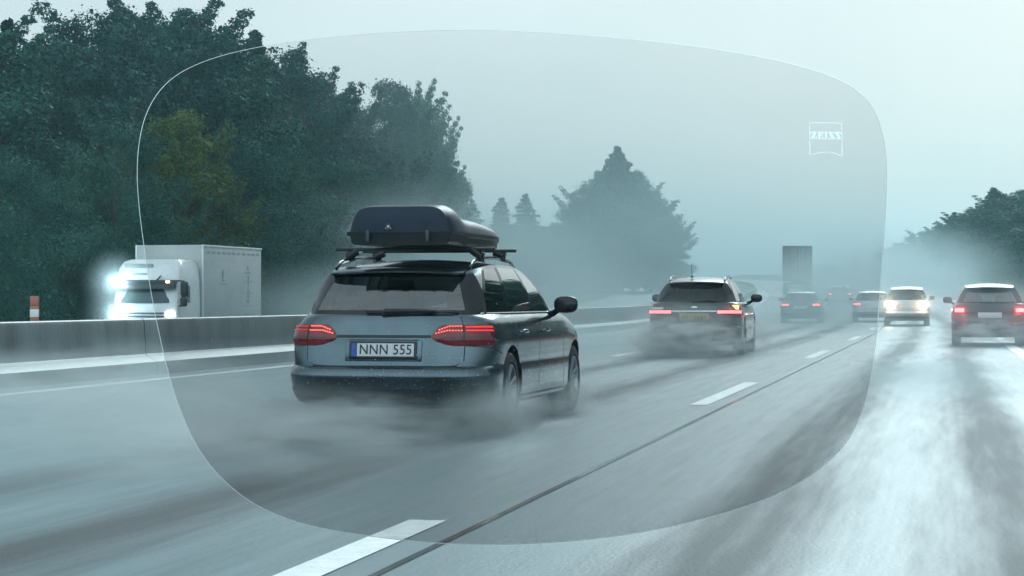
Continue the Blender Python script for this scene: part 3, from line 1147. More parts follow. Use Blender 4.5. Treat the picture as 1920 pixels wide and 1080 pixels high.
# oncoming box lorry beyond the barrier ----------------------------------------
M['lorry_white'] = mat("lorry_white", (0.46, 0.49, 0.49), .45, vary=.08, scale=1.2)
M['cab_white'] = mat("cab_white", (0.68, 0.71, 0.71), .3, vary=.06, coat=.5)
M['print_grey'] = mat("print_grey", (0.27, 0.33, 0.34), .5, vary=.25, scale=3)
def oncoming():
    YT = 70.3
    q = Vector((-27.4, YT, gz(-27.4, YT)))
    root = thing("box_lorry", "white box lorry coming the other way behind the barrier, headlamps on", "lorry", q, PI - R(3.0))
    # local: y forward (towards the camera), x to the lorry's right; local origin under the cab front
    H = .02
    # cab shell
    mb = MB()
    secs = [(.55, 1.20, .06), (.9, 1.225, .0), (1.45, 1.235, .0), (1.62, 1.235, .02), (2.42, 1.215, .20), (2.50, 1.215, .22), (2.9, 1.16, .34), (3.12, 1.06, .52), (3.20, .92, .80)]
    rows = []
    for z, w, fy in secs:
        ring = []
        for k in range(15):
            t = k / 14
            a = PI * t
            x = -math.copysign(abs(math.cos(a)) ** .28, math.cos(a)) * w
            y = -fy - .35 * (1 - abs(math.sin(a)) ** .30)
            ring.append((x, y, z))
        ring = [(-w, -2.0, z)] + ring + [(w, -2.0, z)]
        rows.append(ring)
    mb.grid(rows)
    mb.add(rows[-1], [tuple(range(len(rows[-1])))])
    mb.add(rows[0], [tuple(reversed(range(len(rows[0]))))])
    cab = mb.build("cab", M['cab_white'], root, recalc=True, angle=35)
    # windscreen
    mb = MB()
    rws = []
    for z, fy in ((1.66, .02), (2.0, .105), (2.20, .16)):
        rws.append([(x, -fy + .02 - .05 * abs(x) ** 4, z) for x in (-1.08, -.9, -.5, 0, .5, .9, 1.08)])
    mb.grid(rws)
    mb.build("windscreen", mat("screen_glass", (0.03, 0.06, 0.065), .08, vary=.3, scale=2), root)
    mb = MB()
    rws = []
    for z, fy in ((2.16, -.12), (2.30, -.10), (2.44, .05), (2.47, .12)):
        rws.append([(x, -fy - .05 * abs(x) ** 4, z) for x in (-1.19, -.9, -.5, 0, .5, .9, 1.19)])
    mb.grid(rws)
    mb.rbox((0, .05, 2.30), (2.34, .03, .28), .01, 1)
    mb.build("sun_visor", mat("visor_grey", (0.03, 0.045, 0.05), .35), root)
    # roof hatch dip, arm, badge
    mb = MB()
    mb.rbox((.35, -.33, 2.98), (1.05, .06, .12), .02, 2)
    mb.build("roof_light_bar", mat("bar_grey", (0.25, 0.3, 0.31), .5), root)
    mb = MB()
    mb.tube([(-.42, -.10, 2.46), (-.56, -.16, 2.62)], .03, 6)
    mb.build("marker_arm", M['black_plastic'], root)
    mb = MB()
    mb.rbox((.28, -.245, 2.68), (.5, .02, .05), .01, 2)
    mb.build("front_badge", M['print_grey'], root)
    # grille, bumper
    mb = MB()
    for k in range(4):
        mb.rbox((0, .02, .98 + .11 * k), (1.5, .05, .05), .012, 1)
    mb.build("grille", mat("grille_grey", (0.10, 0.12, 0.13), .5), root)
    mb = MB()
    mb.rbox((0, -.02, .62), (2.44, .35, .42), .06, 3)
    mb.build("bumper", mat("bumper_grey", (0.30, 0.33, 0.33), .5), root)
    for sd in (1, -1):
        mb = MB()
        mb.rbox((sd * .98, .02, 1.26), (.30, .08, .19), .04, 3)
        mb.build("headlight", M['lamp_white'], root)
        mb = MB()
        mb.rbox((sd * .93, .13, 2.40), (.14, .05, .085), .03, 3)
        mb.build("visor_lamp", M['lamp_amber'] if sd < 0 else M['lamp_white'], root)
        mb = MB()
        mb.rbox((sd * 1.48, -.05, 2.16), (.28, .16, .50), .07, 3)
        mb.rbox((sd * 1.45, -.05, 1.70), (.26, .15, .32), .07, 3)
        mb.tube([(sd * 1.2, -.2, 2.44), (sd * 1.46, -.06, 2.42)], .03, 6)
        mb.tube([(sd * 1.2, -.2, 1.55), (sd * 1.42, -.06, 1.56)], .03, 6)
        mb.build("mirror", M['black_plastic'], root)
        mb = MB()
        mb.rbox((sd * 1.232, -.75, 1.98), (.02, .75, .62), .01, 2)
        mb.build("side_window", M['gloss_black'], root)
        for y in (-1.35, -6.2):
            mb = MB()
            mb.lathe_x([(-.2, .28), (-.2, .44), (-.13, .48), (.13, .48), (.2, .44), (.2, .28)], (sd * 1.03, y, .48), 28)
            wv = mb.build("wheel", M['rubber'], root)
            mb = MB()
            mb.lathe_x([(sd * .2, .28), (sd * .1, .2), (sd * .16, .12), (sd * .16, .01)], (sd * 1.03, y, .48), 20)
            mb.build("rim", M['alloy'], wv)
    mb = MB()
    mb.rbox((0, -4.7, .78), (.9, 6.2, .22), .02, 1)
    mb.build("chassis", M['black_plastic'], root)
    # box body with edge rails
    L0, L1, z0, z1, hw_ = -2.15, -7.9, .92, 3.74, 1.275
    mb = MB()
    mb.rbox((0, (L0 + L1) / 2, (z0 + z1) / 2), (2 * hw_, L0 - L1, z1 - z0), .03, 2)
    box = mb.build("cargo_box", M['lorry_white'], root)
    for sd in (1, -1):
        mb = MB()
        mb.rbox((sd * (hw_ + .006), (L0 + L1) / 2, z1 - .03), (.05, L0 - L1 + .02, .07), .015, 2)
        mb.rbox((sd * (hw_ + .004), L0 + .006, (z0 + z1) / 2), (.07, .06, z1 - z0), .02, 2)
        mb.build("edge_rail", M['cab_white'], box)
        # the faint printing along the side
        mb = MB()
        X = sd * (hw_ + .003)
        def mark(y, z, w, h):
            mb.rbox((X, y, z), (.006, w, h), .002, 1)
        mark(-4.05, 2.78, .22, .16); mark(-4.02, 2.62, .16, .18); mark(-4.08, 2.47, .24, .06); mark(-4.05, 2.34, .62, .04)
        for (yy, zz, ww, hh) in ((-6.5, 2.95, .16, .16), (-6.35, 2.78, .34, .06), (-6.65, 2.78, .28, .06), (-6.55, 2.45, .12, .5), (-6.3, 2.46, .25, .05), (-6.85, 2.46, .25, .05),
                                 (-6.55, 2.0, .24, .34), (-6.5, 1.72, .34, .14), (-6.0, 2.0, .2, .04), (-6.9, 2.02, .4, .04), (-6.3, 1.55, .7, .04), (-6.9, 1.55, .2, .05), (-6.4, 1.25, .5, .05), (-7.0, 1.25, .4, .05)):
            mark(yy, zz, ww, hh)
        for k in range(11):
            mark(-2.7 - .48 * k, 3.48, .30, .09)
        mb.build("side_print", M['print_grey'], box)
    return root
oncoming()

# traffic beacon behind the barrier
q = Vector((-22.9, 51.2, gz(-22.9, 51.2)))
bc = thing("traffic_beacon", "orange and white marker beacon standing beyond the barrier", "beacon", q, R(-15))
M['orange'] = mat("beacon_orange", (0.38, 0.12, 0.08), .5, vary=.2)
M['beacon_white'] = mat("beacon_white", (0.62, 0.64, 0.62), .5, vary=.08)
mb = MB()
mb.rbox((0, 0, .07), (.5, .85, .12), .03, 2)
mb.tube([(0, 0, .1), (0, 0, 1.0)], .03, 8)
mb.build("beacon_base", M['rubber'], bc)
mb = MB()
mb.rbox((0, -.05, 1.02), (.27, .045, .28), .01, 2, 1)
mb.rbox((0, -.05, 1.41), (.27, .045, .44), .01, 2, 0)
mb.rbox((0, -.05, 1.76), (.27, .045, .24), .01, 2, 0)
mb.build("beacon_panel", [M['orange'], M['beacon_white']], bc)
mb = MB()
mb.rbox((0, -.055, 1.44), (.272, .05, .2), .01, 2)
mb.build("panel_stripe", M['beacon_white'], bc)

# ------------------------------------------------------------------ trees
def leaf_mat(name, c0, c1, c2):
    m = bpy.data.materials.new(name)
    m.use_nodes = True
    n, l = nodes_of(m)
    b = n["Principled BSDF"]
    b.inputs["Roughness"].default_value = .6
    b.inputs["Specular IOR Level"].default_value = .12
    oi = n.new("ShaderNodeObjectInfo")
    tc = n.new("ShaderNodeTexCoord")
    nz = n.new("ShaderNodeTexNoise")
    nz.inputs["Scale"].default_value = .55
    nz.inputs["Detail"].default_value = 4
    l.new(tc.outputs["Object"], nz.inputs["Vector"])
    ad = n.new("ShaderNodeMath")
    ad.operation = 'MULTIPLY_ADD'
    l.new(oi.outputs["Random"], ad.inputs[0])
    ad.inputs[1].default_value = .35
    l.new(nz.outputs["Fac"], ad.inputs[2])
    r = n.new("ShaderNodeValToRGB")
    r.color_ramp.elements[0].position = .35
    r.color_ramp.elements[0].color = (*c0, 1)
    r.color_ramp.elements[1].position = .95
    r.color_ramp.elements[1].color = (*c2, 1)
    e = r.color_ramp.elements.new(.65)
    e.color = (*c1, 1)
    l.new(ad.outputs[0], r.inputs["Fac"])
    l.new(r.outputs["Color"], b.inputs["Base Color"])
    return m
M['leaf_dark'] = leaf_mat("leaf_dark", (.004, .030, .027), (.010, .060, .050), (.026, .105, .075))
M['leaf_mid'] = leaf_mat("leaf_mid", (.010, .055, .042), (.024, .095, .064), (.050, .140, .080))
M['leaf_olive'] = leaf_mat("leaf_olive", (.030, .065, .022), (.062, .105, .028), (.095, .135, .034))
M['needle'] = leaf_mat("needle", (.005, .026, .022), (.010, .040, .032), (.020, .056, .042))

def leaf_quads(centers, normals, size, r_, droop=0.0):
    n = len(centers)
    t = r_.normal(size=(n, 3))
    t -= normals * (t * normals).sum(1, keepdims=True)
    t /= np.linalg.norm(t, axis=1, keepdims=True) + 1e-9
    b = np.cross(normals, t)
    s_ = size * (0.6 + 0.8 * r_.random((n, 1)))
    v = np.stack([centers - t * s_ * .5, centers + b * s_ * .30, centers + t * s_ * .5, centers - b * s_ * .30], 1).reshape(-1, 3)
    return v

def mesh_from_quads(v, name, m):
    n = len(v) // 4
    me = bpy.data.meshes.new(name)
    me.vertices.add(len(v))
    me.vertices.foreach_set("co", v.astype(np.float32).ravel())
    me.loops.add(4 * n)
    me.loops.foreach_set("vertex_index", np.arange(4 * n, dtype=np.int32))
    me.polygons.add(n)
    me.polygons.foreach_set("loop_start", np.arange(0, 4 * n, 4, dtype=np.int32))
    me.polygons.foreach_set("loop_total", np.full(n, 4, dtype=np.int32))
    me.update(calc_edges=True)
    me.materials.append(m)
    return me

def broad_tree(seed, m, H=14.0, W=4.2, n_leaf=78000, bushy=False, tall=False):
    """crown mesh and trunk mesh for a tree of height H (unit: metres), base at the origin"""
    r_ = np.random.default_rng(seed)
    K = 46 if not bushy else 26
    cl = []
    z0 = .06 if bushy else .12
    limbs = []
    for k in range(K):
        t = (k + .5) / K
        z = H * (z0 + (1 - z0 - .06) * t ** .9)
        env = (math.sin(PI * min(1, (.20 + .80 * t)) ** (.95)) ** .65) if not tall else (math.sin(PI * (.22 + .76 * t)) ** .8)
        env *= W * (0.8 + .35 * r_.random())
        a = r_.random() * 2 * PI
        rad = env * (.30 + .62 * r_.random() ** .6)
        c = np.array([math.cos(a) * rad, math.sin(a) * rad, z + r_.normal() * .3])
        rr = (.55 + .55 * r_.random()) * W / 4.2 * (1.35 - .6 * t)
        cl.append((c, rr))
        limbs.append(c)
    # feathery leaders at the top and sides
    for k in range(16):
        a = r_.random() * 2 * PI
        t = .45 + .5 * r_.random()
        z = H * t
        rad = W * (1.08 - .75 * (t - .45) / .5) * (.75 + .35 * r_.random())
        c = np.array([math.cos(a) * rad, math.sin(a) * rad, z])
        for q in range(4):                                    # a feathery spray of twigs reaching outward and up
            cl.append((c + np.array([math.cos(a) * .35 * q, math.sin(a) * .35 * q, .42 * q]), .42 - .07 * q))
        limbs += [c, c + np.array([math.cos(a) * 1.1, math.sin(a) * 1.1, 1.5])]
    wts = np.array([c[1] ** 2 for c in cl])
    wts /= wts.sum()
    idx = r_.choice(len(cl), n_leaf, p=wts)
    C = np.array([c[0] for c in cl])[idx]
    RR = np.array([c[1] for c in cl])[idx][:, None]
    d = r_.normal(size=(n_leaf, 3))
    d /= np.linalg.norm(d, axis=1, keepdims=True)
    rad = RR * (0.40 + .62 * r_.random((n_leaf, 1)) ** .8 + .16 * r_.exponential(size=(n_leaf, 1)))
    pos = C + d * rad * np.array([1.15, 1.15, .80])
    pos[:, 2] = np.maximum(pos[:, 2], .05)
    nrm = d * .7 + r_.normal(size=(n_leaf, 3)) * .6 + np.array([0, 0, .45])
    nrm /= np.linalg.norm(nrm, axis=1, keepdims=True)
    v = leaf_quads(pos, nrm, .13 * np.exp(r_.normal(size=(n_leaf, 1)) * .35), r_)
    crown = mesh_from_quads(v, "crown", m)
    tb = MB()
    tb.tube([(0, 0, -.3), (.05, .02, H * .25), (-.08, .1, H * .5), (.1, 0, H * .9)], [H * .018, H * .013, H * .009, H * .002], 8)
    for c in limbs[::2]:
        z = c[2] * .72
        tb.tube([(0, 0, z), (c[0] * .5, c[1] * .5, z + (c[2] - z) * .45), tuple(c)], [H * .005, H * .0035, H * .001], 5, caps=False)
    to = tb.build("trunk", M['bark'])
    trunk = to.data
    bpy.data.objects.remove(to)
    return crown, trunk

def fir_tree(seed, m, H=14.0, W=2.9, n_whorl=24):
    r_ = np.random.default_rng(seed)
    tb = MB()
    tb.tube([(0, 0, -.3), (0, 0, H * .5), (0, 0, H)], [H * .015, H * .009, H * .001], 8)
    pos, nrm = [], []
    for k in range(n_whorl):
        t = k / (n_whorl - 1)
        z = H * (.08 + .91 * t)
        ln = W * (1 - t) ** .85 * (.75 + .5 * r_.random()) + .14
        nb = 7 if t < .8 else 5
        a0 = r_.random() * 6.28
        for j in range(nb):
            a = a0 + 2 * PI * j / nb + r_.normal() * .2
            l_ = ln * (.7 + .45 * r_.random())
            e = np.array([math.cos(a) * l_, math.sin(a) * l_, -l_ * .18 + (.1 if t > .8 else 0)])
            tb.tube([(0, 0, z), tuple(np.array([0, 0, z]) + e)], [H * .003, H * .0008], 4, caps=False)
            m_ = int(34 + 44 * l_)
            s_ = r_.random(m_) ** .8
            wd = (1 - s_) * .30 * l_ + .10
            side = np.array([-math.sin(a), math.cos(a), 0])
            off = r_.uniform(-1, 1, m_) * wd
            p_ = np.array([0, 0, z]) + e[None, :] * s_[:, None] + side[None, :] * off[:, None]
            p_[:, 2] += -abs(off) * .25 + r_.normal(size=m_) * .09 - r_.random(m_) * .20
            pos.append(p_)
            q_ = np.tile(np.array([0, 0, 1.0]), (m_, 1)) + r_.normal(size=(m_, 3)) * .7
            nrm.append(q_)
    pos = np.concatenate(pos)
    nrm = np.concatenate(nrm)
    nrm /= np.linalg.norm(nrm, axis=1, keepdims=True)
    crown = mesh_from_quads(leaf_quads(pos, nrm, .34, r_), "crown", m)
    to = tb.build("trunk", M['bark'])
    trunk = to.data
    bpy.data.objects.remove(to)
    return crown, trunk

LIB = {}
for i in range(4):
    LIB['dark%d' % i] = broad_tree(100 + i, M['leaf_dark'], W=3.9 + .4 * (i % 3), tall=(i == 2))
for i in range(2):
    LIB['mid%d' % i] = broad_tree(200 + i, M['leaf_mid'], W=3.8)
LIB['shrub0'] = broad_tree(301, M['leaf_mid'], H=14, W=6.5, n_leaf=60000, bushy=True)
LIB['shrub1'] = broad_tree(302, M['leaf_dark'], H=14, W=7.0, n_leaf=60000, bushy=True)
LIB['olive'] = broad_tree(303, M['leaf_olive'], H=14, W=5.2, n_leaf=60000, bushy=True)
LIB['fir0'] = fir_tree(401, M['needle'])
LIB['fir1'] = fir_tree(402, M['needle'], W=2.3)
LIB['fir2'] = fir_tree(403, M['needle'], W=4.6, n_whorl=40)

KIND = {'dark': ("broadleaf_tree", "tree"), 'mid': ("broadleaf_tree", "tree"), 'shrub': ("bush", "bush"), 'olive': ("bush", "bush"), 'fir': ("fir_tree", "tree")}
def plant(lib, X, Y, H, label, group, wide=1.0):
    base = ''.join(ch for ch in lib if not ch.isdigit())
    nm, cat = KIND[base]
    o_ = X - xc(Y)
    root = thing(nm, label, cat, (X, Y, gz(o_, Y) - .05), rng.random() * 6.28, group)
    k = H / 14.0
    root.scale = (k * wide, k * wide, k)
    for nm_, me in (("crown", LIB[lib][0]), ("trunk", LIB[lib][1])):
        c = bpy.data.objects.new(nm_, me)
        COL.objects.link(c)
        c.parent = root
    return root

cy, sy = math.cos(YAW), math.sin(YAW)
def spot(px, ytop, d):
    """survey: bearing, distance and top of a tree in the photograph -> where it stands and how tall it is"""
    u = (px - 960) / 4000
    X, Y = d * (-sy + u * cy), d * (cy + u * sy)
    ztop = 1.10 + (561 - ytop) * d / 4000
    return X, Y, ztop - gz(X - xc(Y), Y)

left = [(-40, 20, 86, 'dark0', 1.1), (12, 40, 90, 'fir1', 1.2), (110, 55, 93, 'dark1', 1.1), (180, 15, 97, 'dark2', 1.1), (255, 8, 101, 'dark3', 1.0), (335, -14, 104, 'dark0', 1.0), (395, 30, 110, 'dark1', .95),
        (480, 62, 116, 'fir0', 1.2), (540, 80, 122, 'dark3', .9), (600, 128, 128, 'dark0', .9), (655, 180, 136, 'dark2', .8), (735, 135, 143, 'dark1', .75), (785, 165, 150, 'mid0', .65), (822, 225, 157, 'dark3', .6), (845, 315, 164, 'mid1', .6)]
LN = ["tall dark tree in the row behind the barrier, %s" % s for s in
      ("cut by the left picture edge", "", "left of the tallest crown gap", "second of the tallest crowns", "under the picture's top edge", "highest of the row", "right shoulder of the tallest group",
       "", "above the lens edge", "stepping down after the fir", "low dip before the feathery crown", "with the feathery top", "just right of the feathery top", "near the row's right end", "last and lowest of the row")]
LN[1] = "dark fir at the far left of the row, beside the sky gap"
LN[7] = "dark pointed fir rising between the broadleaf crowns"
for (px, yt, d, lib, w), lb in zip(left, LN):
    X, Y, H = spot(px, yt, d)
    plant(lib, X, Y, H, lb, "trees in the row behind the barrier", w)
# the wood thickens behind the row
back = [(-90, 60, 95), (60, 110, 104), (150, 90, 110), (230, 70, 114), (300, 60, 118), (440, 100, 126), (510, 130, 132), (575, 170, 138), (630, 220, 146), (700, 220, 152), (760, 250, 158)]
for i, (px, yt, d) in enumerate(back):
    X, Y, H = spot(px, yt, d)
    plant(['dark1', 'dark2', 'dark0', 'dark3'][i % 4], X, Y, H, "dark broadleaf tree filling the wood behind the front row", "trees filling the wood behind the row", 1.15)
front = [(-30, 270, 76, 'shrub1'), (50, 300, 78, 'shrub1'), (130, 330, 80, 'shrub0'), (215, 215, 84, 'shrub0'), (285, 330, 82, 'shrub1'), (335, 195, 88, 'olive'), (395, 300, 90, 'olive'), (450, 250, 98, 'shrub1'), (480, 380, 94, 'shrub0'),
         (545, 270, 106, 'shrub0'), (600, 380, 104, 'shrub1'), (640, 290, 116, 'shrub0'), (700, 380, 118, 'shrub1'), (735, 280, 130, 'shrub1'), (790, 330, 138, 'shrub0'), (825, 370, 148, 'shrub0')]
FN = ["dark leafy bush at the picture's left edge under the wood", "dark leafy bush above the traffic beacon", "green bush left of the white box lorry", "tall green bush left of the yellowish one", "dark bush right above the white box lorry's cab",
      "yellowish green bush, tallest above the white box lorry", "yellowish bush right of the taller yellowish one", "dark tall bush above the lorry's cargo box", "mid green bush just right of the lorry's cargo box", "tall green bush left of the roof box",
      "dark low bush between lorry and roof box", "green tall bush right behind the roof box", "dark bush directly behind the roof box", "dark tall bush above the roof box", "green bush right above the roof box", "green bush at the wood's right end"]
for (px, yt, d, lib), lb in zip(front, FN):
    X, Y, H = spot(px, yt, d)
    plant(lib, X, Y, H, lb, "bushes along the wood's edge", .85)
# hazy clump ahead, and the ones between
clump = [(1158, 275, 300, 'fir2', 1.35, "pointed fir crowning the hazy clump straight ahead"), (1128, 318, 303, 'dark3', 1.1, "hazy tree close on the left of the pointed fir"), (1188, 312, 303, 'dark1', 1.1, "hazy tree close on the right of the pointed fir"), (1095, 345, 296, 'dark2', 1.2, "hazy tree left of the pointed fir in the clump"), (1220, 350, 298, 'dark0', 1.2, "hazy tree right of the pointed fir in the clump"),
         (1250, 405, 292, 'mid0', 1.5, "low hazy tree at the clump's right end"), (1056, 410, 290, 'mid1', 1.6, "low hazy tree at the clump's left end"), (1165, 385, 285, 'shrub1', 1.5, "broad hazy bush filling the clump's middle"),
         (985, 365, 330, 'fir0', 2.0, "faint fir left of the hazy clump, taller of the pair"), (940, 372, 330, 'fir1', 2.2, "faint fir left of the hazy clump, slimmer of the pair"), (885, 375, 300, 'fir0', 1.8, "faint fir peeping out right of the wood's end"),
         (965, 428, 322, 'dark3', 1.7, "faint low mass of foliage beneath the two faint firs"), (1030, 418, 318, 'mid1', 1.5, "faint low tree touching the hazy clump's left end"),
         (1015, 425, 320, 'dark1', 1.5, "faint low tree joining the firs to the clump"), (910, 422, 310, 'mid0', 1.6, "faint low tree between the faint firs and the wood")]
for px, yt, d, lib, w, lb in clump:
    X, Y, H = spot(px, yt, d)
    plant(lib, X, Y, H, lb, None, w)
right = [(1560, 495, 330, 'dark0'), (1605, 482, 325, 'fir0'), (1645, 475, 318, 'fir1'), (1690, 452, 285, 'dark1'), (1735, 432, 270, 'dark2'), (1790, 398, 245, 'fir0'), (1826, 388, 228, 'dark3'), (1863, 352, 215, 'fir0'), (1900, 372, 205, 'dark0'), (1940, 365, 195, 'dark2'), (1985, 330, 180, 'dark1')]
right += [(1665, 462, 300, 'mid0'), (1712, 440, 278, 'dark3'), (1762, 418, 262, 'mid1'), (1808, 400, 240, 'dark0'), (1845, 385, 222, 'mid0'), (1880, 372, 212, 'dark2'), (1915, 352, 200, 'dark3')]
RN = ["faint tree beside the distant dark lorry", "faint fir left of the lens edge above the silver saloon", "faint slim fir at the lens edge above the silver saloon", "hazy tree above the pale minivan, left one", "hazy tree above the pale minivan, right one",
      "hazy fir between minivan and dark hatchback", "rounded tree above the dark hatchback's left side", "tall pointed fir above the dark hatchback", "broadleaf tree right of the pointed fir over the hatchback", "broad dark tree at the right picture edge", "tree just beyond the right picture edge",
      "pale misty tree just outside the lens edge on the right", "misty dark tree over the minivan's roof, set forward", "misty green tree right above the gap between minivan and hatchback", "hazy dark tree left of the hatchback's roof, set forward",
      "hazy green tree just left of the tall pointed fir", "hazy dark tree just right of the tall pointed fir", "tall dark tree by the right picture edge, set forward"]
for (px, yt, d, lib), lb in zip(right, RN):
    X, Y, H = spot(px, yt, d)
    plant(lib, X, Y, H, lb, "trees along the right verge", 2.2 if lib in ("fir0", "fir1") else 1.8)

for i in range(6):
    Y = 34 + i * 11 + rng.random() * 4
    plant(['dark1', 'dark3', 'dark0', 'fir1'][i % 4], xc(Y) + 10.0 + rng.random() * 2, Y, 11.5 + rng.random() * 3, "dark tree of the right verge abreast of the cars", "trees along the near right verge", 1.2)

for i in range(12):  # unseen bushes added to darken what the near car's side reflects
    Y = 30 + i * 8 + rng.random() * 3
    plant(['shrub1', 'shrub0'][i % 2], xc(Y) + 7.6 + rng.random(), Y, 3.2 + rng.random(), "unseen dark bush added on the right verge to darken the car reflections", "unseen bushes added along the near right verge", 1.1)

# ------------------------------------------------------------------ spray and haze
def vol_mat(name, color, density, aniso=0.2):
    m = bpy.data.materials.new(name)
    m.use_nodes = True
    n, l = nodes_of(m)
    n.clear()
    o = n.new("ShaderNodeOutputMaterial")
    v = n.new("ShaderNodeVolumePrincipled")
    v.inputs["Color"].default_value = (*color, 1)
    v.inputs["Density"].default_value = density
    v.inputs["Anisotropy"].default_value = aniso
    l.new(v.outputs[0], o.inputs["Volume"])
    return m, n, l, v

def spray_mat(name, dens, scale=1.0, thr=.35, tail=0.0, col=(.76, .96, 1.0)):
    m, n, l, v = vol_mat(name, col, 1.0, .45)
    tc = n.new("ShaderNodeTexCoord")
    sep = n.new("ShaderNodeVectorMath")
    sep.operation = 'LENGTH'
    l.new(tc.outputs["Object"], sep.inputs[0])
    nz = n.new("ShaderNodeTexNoise")
    nz.inputs["Scale"].default_value = scale
    nz.inputs["Detail"].default_value = 4
    nz.inputs["Roughness"].default_value = .6
    oi = n.new("ShaderNodeObjectInfo")
    va = n.new("ShaderNodeVectorMath")
    va.operation = 'ADD'
    l.new(tc.outputs["Object"], va.inputs[0])
    l.new(oi.outputs["Location"], va.inputs[1])
    l.new(va.outputs[0], nz.inputs["Vector"])
    fall = n.new("ShaderNodeMapRange")
    fall.interpolation_type = 'SMOOTHSTEP'
    fall.inputs["From Min"].default_value = .98
    fall.inputs["From Max"].default_value = .10
    l.new(sep.outputs["Value"], fall.inputs["Value"])
    nr = n.new("ShaderNodeMapRange")
    nr.inputs["From Min"].default_value = thr
    nr.inputs["From Max"].default_value = .72
    l.new(nz.outputs["Fac"], nr.inputs["Value"])
    mu = n.new("ShaderNodeMath")
    mu.operation = 'MULTIPLY'
    l.new(fall.outputs[0], mu.inputs[0])
    l.new(nr.outputs[0], mu.inputs[1])
    mu2 = n.new("ShaderNodeMath")
    mu2.operation = 'MULTIPLY'
    l.new(mu.outputs[0], mu2.inputs[0])
    mu2.inputs[1].default_value = dens
    l.new(mu2.outputs[0], v.inputs["Density"])
    return m

def ico(name, m, loc, size, rz=0.0):
    bm = bmesh.new()
    bmesh.ops.create_icosphere(bm, subdivisions=3, radius=1.0)
    me = bpy.data.meshes.new(name)
    bm.to_mesh(me)
    bm.free()
    me.materials.append(m)
    o = bpy.data.objects.new(name, me)
    COL.objects.link(o)
    o.location = loc
    o.scale = size
    o.rotation_euler = (0, 0, rz)
    tag(o, "white water spray thrown up from the wet road by tyres, with mist added round lamps", None, None, "stuff")
    return o
SPRAY = True
if SPRAY:
    s1 = spray_mat("spray_dense", 8.5, 4.6, .46, col=(.90, .99, 1.0))
    s2 = spray_mat("spray_soft", 1.05, 3.0, .42, col=(.88, .985, 1.0))
    s6 = spray_mat("spray_wheel", 4.0, 1.9, .36, col=(.90, .99, 1.0))
    s3 = spray_mat("spray_far", .10, 1.3, .15)
    ico("spray", s1, (p.x - .25, p.y - 1.0, .04), (1.35, 1.9, .40))
    ico("spray", s2, (p.x - .2, p.y - 2.6, .08), (1.7, 2.6, .42))
    ico("spray", s6, (p.x + .90, p.y + .2, .14), (.50, 1.6, .38))
    ico("spray", s6, (p.x + .98, p.y + 3.1, .12), (.38, 1.3, .27))
    ico("spray", s2, (p.x - 1.6, p.y - .6, .12), (1.1, 2.6, .55))
    ico("spray", s2, (p.x - 1.9, p.y - 1.6, .30), (1.7, 3.6, .60))
    ico("spray", s2, (p.x + .3, p.y - 4.3, .22), (1.6, 2.6, .42))
    ico("spray", s1, (moped.x - .1, moped.y - .9, .25), (1.35, 2.2, .62))
    ico("spray", s2, (moped.x - .1, moped.y - 1.6, .45), (1.9, 3.2, .75))
    ico("spray", s2, (moped.x + 1.1, moped.y + 1.6, .35), (.8, 3.4, .55))
    ico("spray", s3, (moped.x - 2.0, moped.y + 2.0, .8), (3.5, 10., 1.3))
    ico("spray", s3, (-5.5, 82, 1.0), (5.5, 24, 2.4))
    ico("spray", s3, (-3.0, 125, 2.0), (9, 34, 4.2))
    ico("spray", s3, (-22, 84, .8), (7, 20, 2.4))
    ico("spray", s3, (-27, 118, 2.0), (11, 34, 6.5))
    ico("spray", s2, (1.0, 50, .35), (1.7, 3.4, .55))
    s4 = spray_mat("mist_bank", .0135, .30, .12)
    ico("spray", s4, (-28, 142, 6), (26, 46, 19))
    ico("spray", s4, (-28, 255, 5), (40, 60, 17))
    ico("spray", s3, (-6, 205, 2.0), (11, 34, 4))
    mm, *_ = vol_mat("road_mist", (.80, .97, 1.0), .017, .3)
    fm = MB()
    fm.rbox((-4.0, 98, .16), (14.6, 190, .62), 0, 1)
    fo = fm.build("road_mist", mm, smooth=False)
    tag(fo, "thin sheet of tyre spray lying over the wet carriageway", None, None, "stuff")
    s5 = spray_mat("road_film", .30, .9, .30)
    ico("spray", s5, (-7.6, 17, .10), (2.6, 11, .34))
    ico("spray", s5, (-.1, 30, .06), (2.0, 12, .16))
    ico("spray", s5, (-6.4, 11.5, .08), (2.7, 5.5, .32))
    ico("spray", s5, (-8.5, 42, .20), (2.8, 16, .5))

# lit lamps, with balls of mist added round them to carry a glow
gl = spray_mat("lamp_mist", .55, 1.0, -.4)
def glow(loc, r_, col, power):
    o = ico("spray", gl, loc, (r_, r_, r_))
    ld = bpy.data.lights.new("lamp_light", 'POINT')
    ld.energy = power
    ld.color = col
    ld.shadow_soft_size = .06
    lo_ = bpy.data.objects.new("lamp_light", ld)
    COL.objects.link(lo_)
    lo_.location = loc
GLOWS = True
if GLOWS:
    bpy.context.view_layer.update()
    for ob in list(bpy.data.objects):
        if ob.parent is None: continue
        top_ = ob.parent
        while top_.parent: top_ = top_.parent
        c_ = sum((ob.matrix_world @ Vector(q_) for q_ in ob.bound_box), Vector()) / 8
        if top_.name == "box_lorry" and ob.name.startswith(("headlight", "visor_lamp")) and c_.x < top_.location.x:
            glow(c_ + Vector((0, -.25, 0)), 1.35, (.70, .92, 1.0), 60)
        if top_.name == "minivan" and ob.name.startswith("tail_light"):
            glow(c_ + Vector((0, -.25, 0)), 1.2, (1.0, .62, .40), 22)
        if top_.name == "hatchback_car" and ob.name.startswith("light_bar"):
            glow(c_ + Vector((0, -.2, 0)), 1.1, (1.0, .15, .12), 5)
        if top_.name == "estate_car.001" and ob.name.startswith("turn_signal") and c_.x > top_.location.x:
            glow(c_ + Vector((0, -.15, 0)), .35, (1.0, .5, .15), .8)

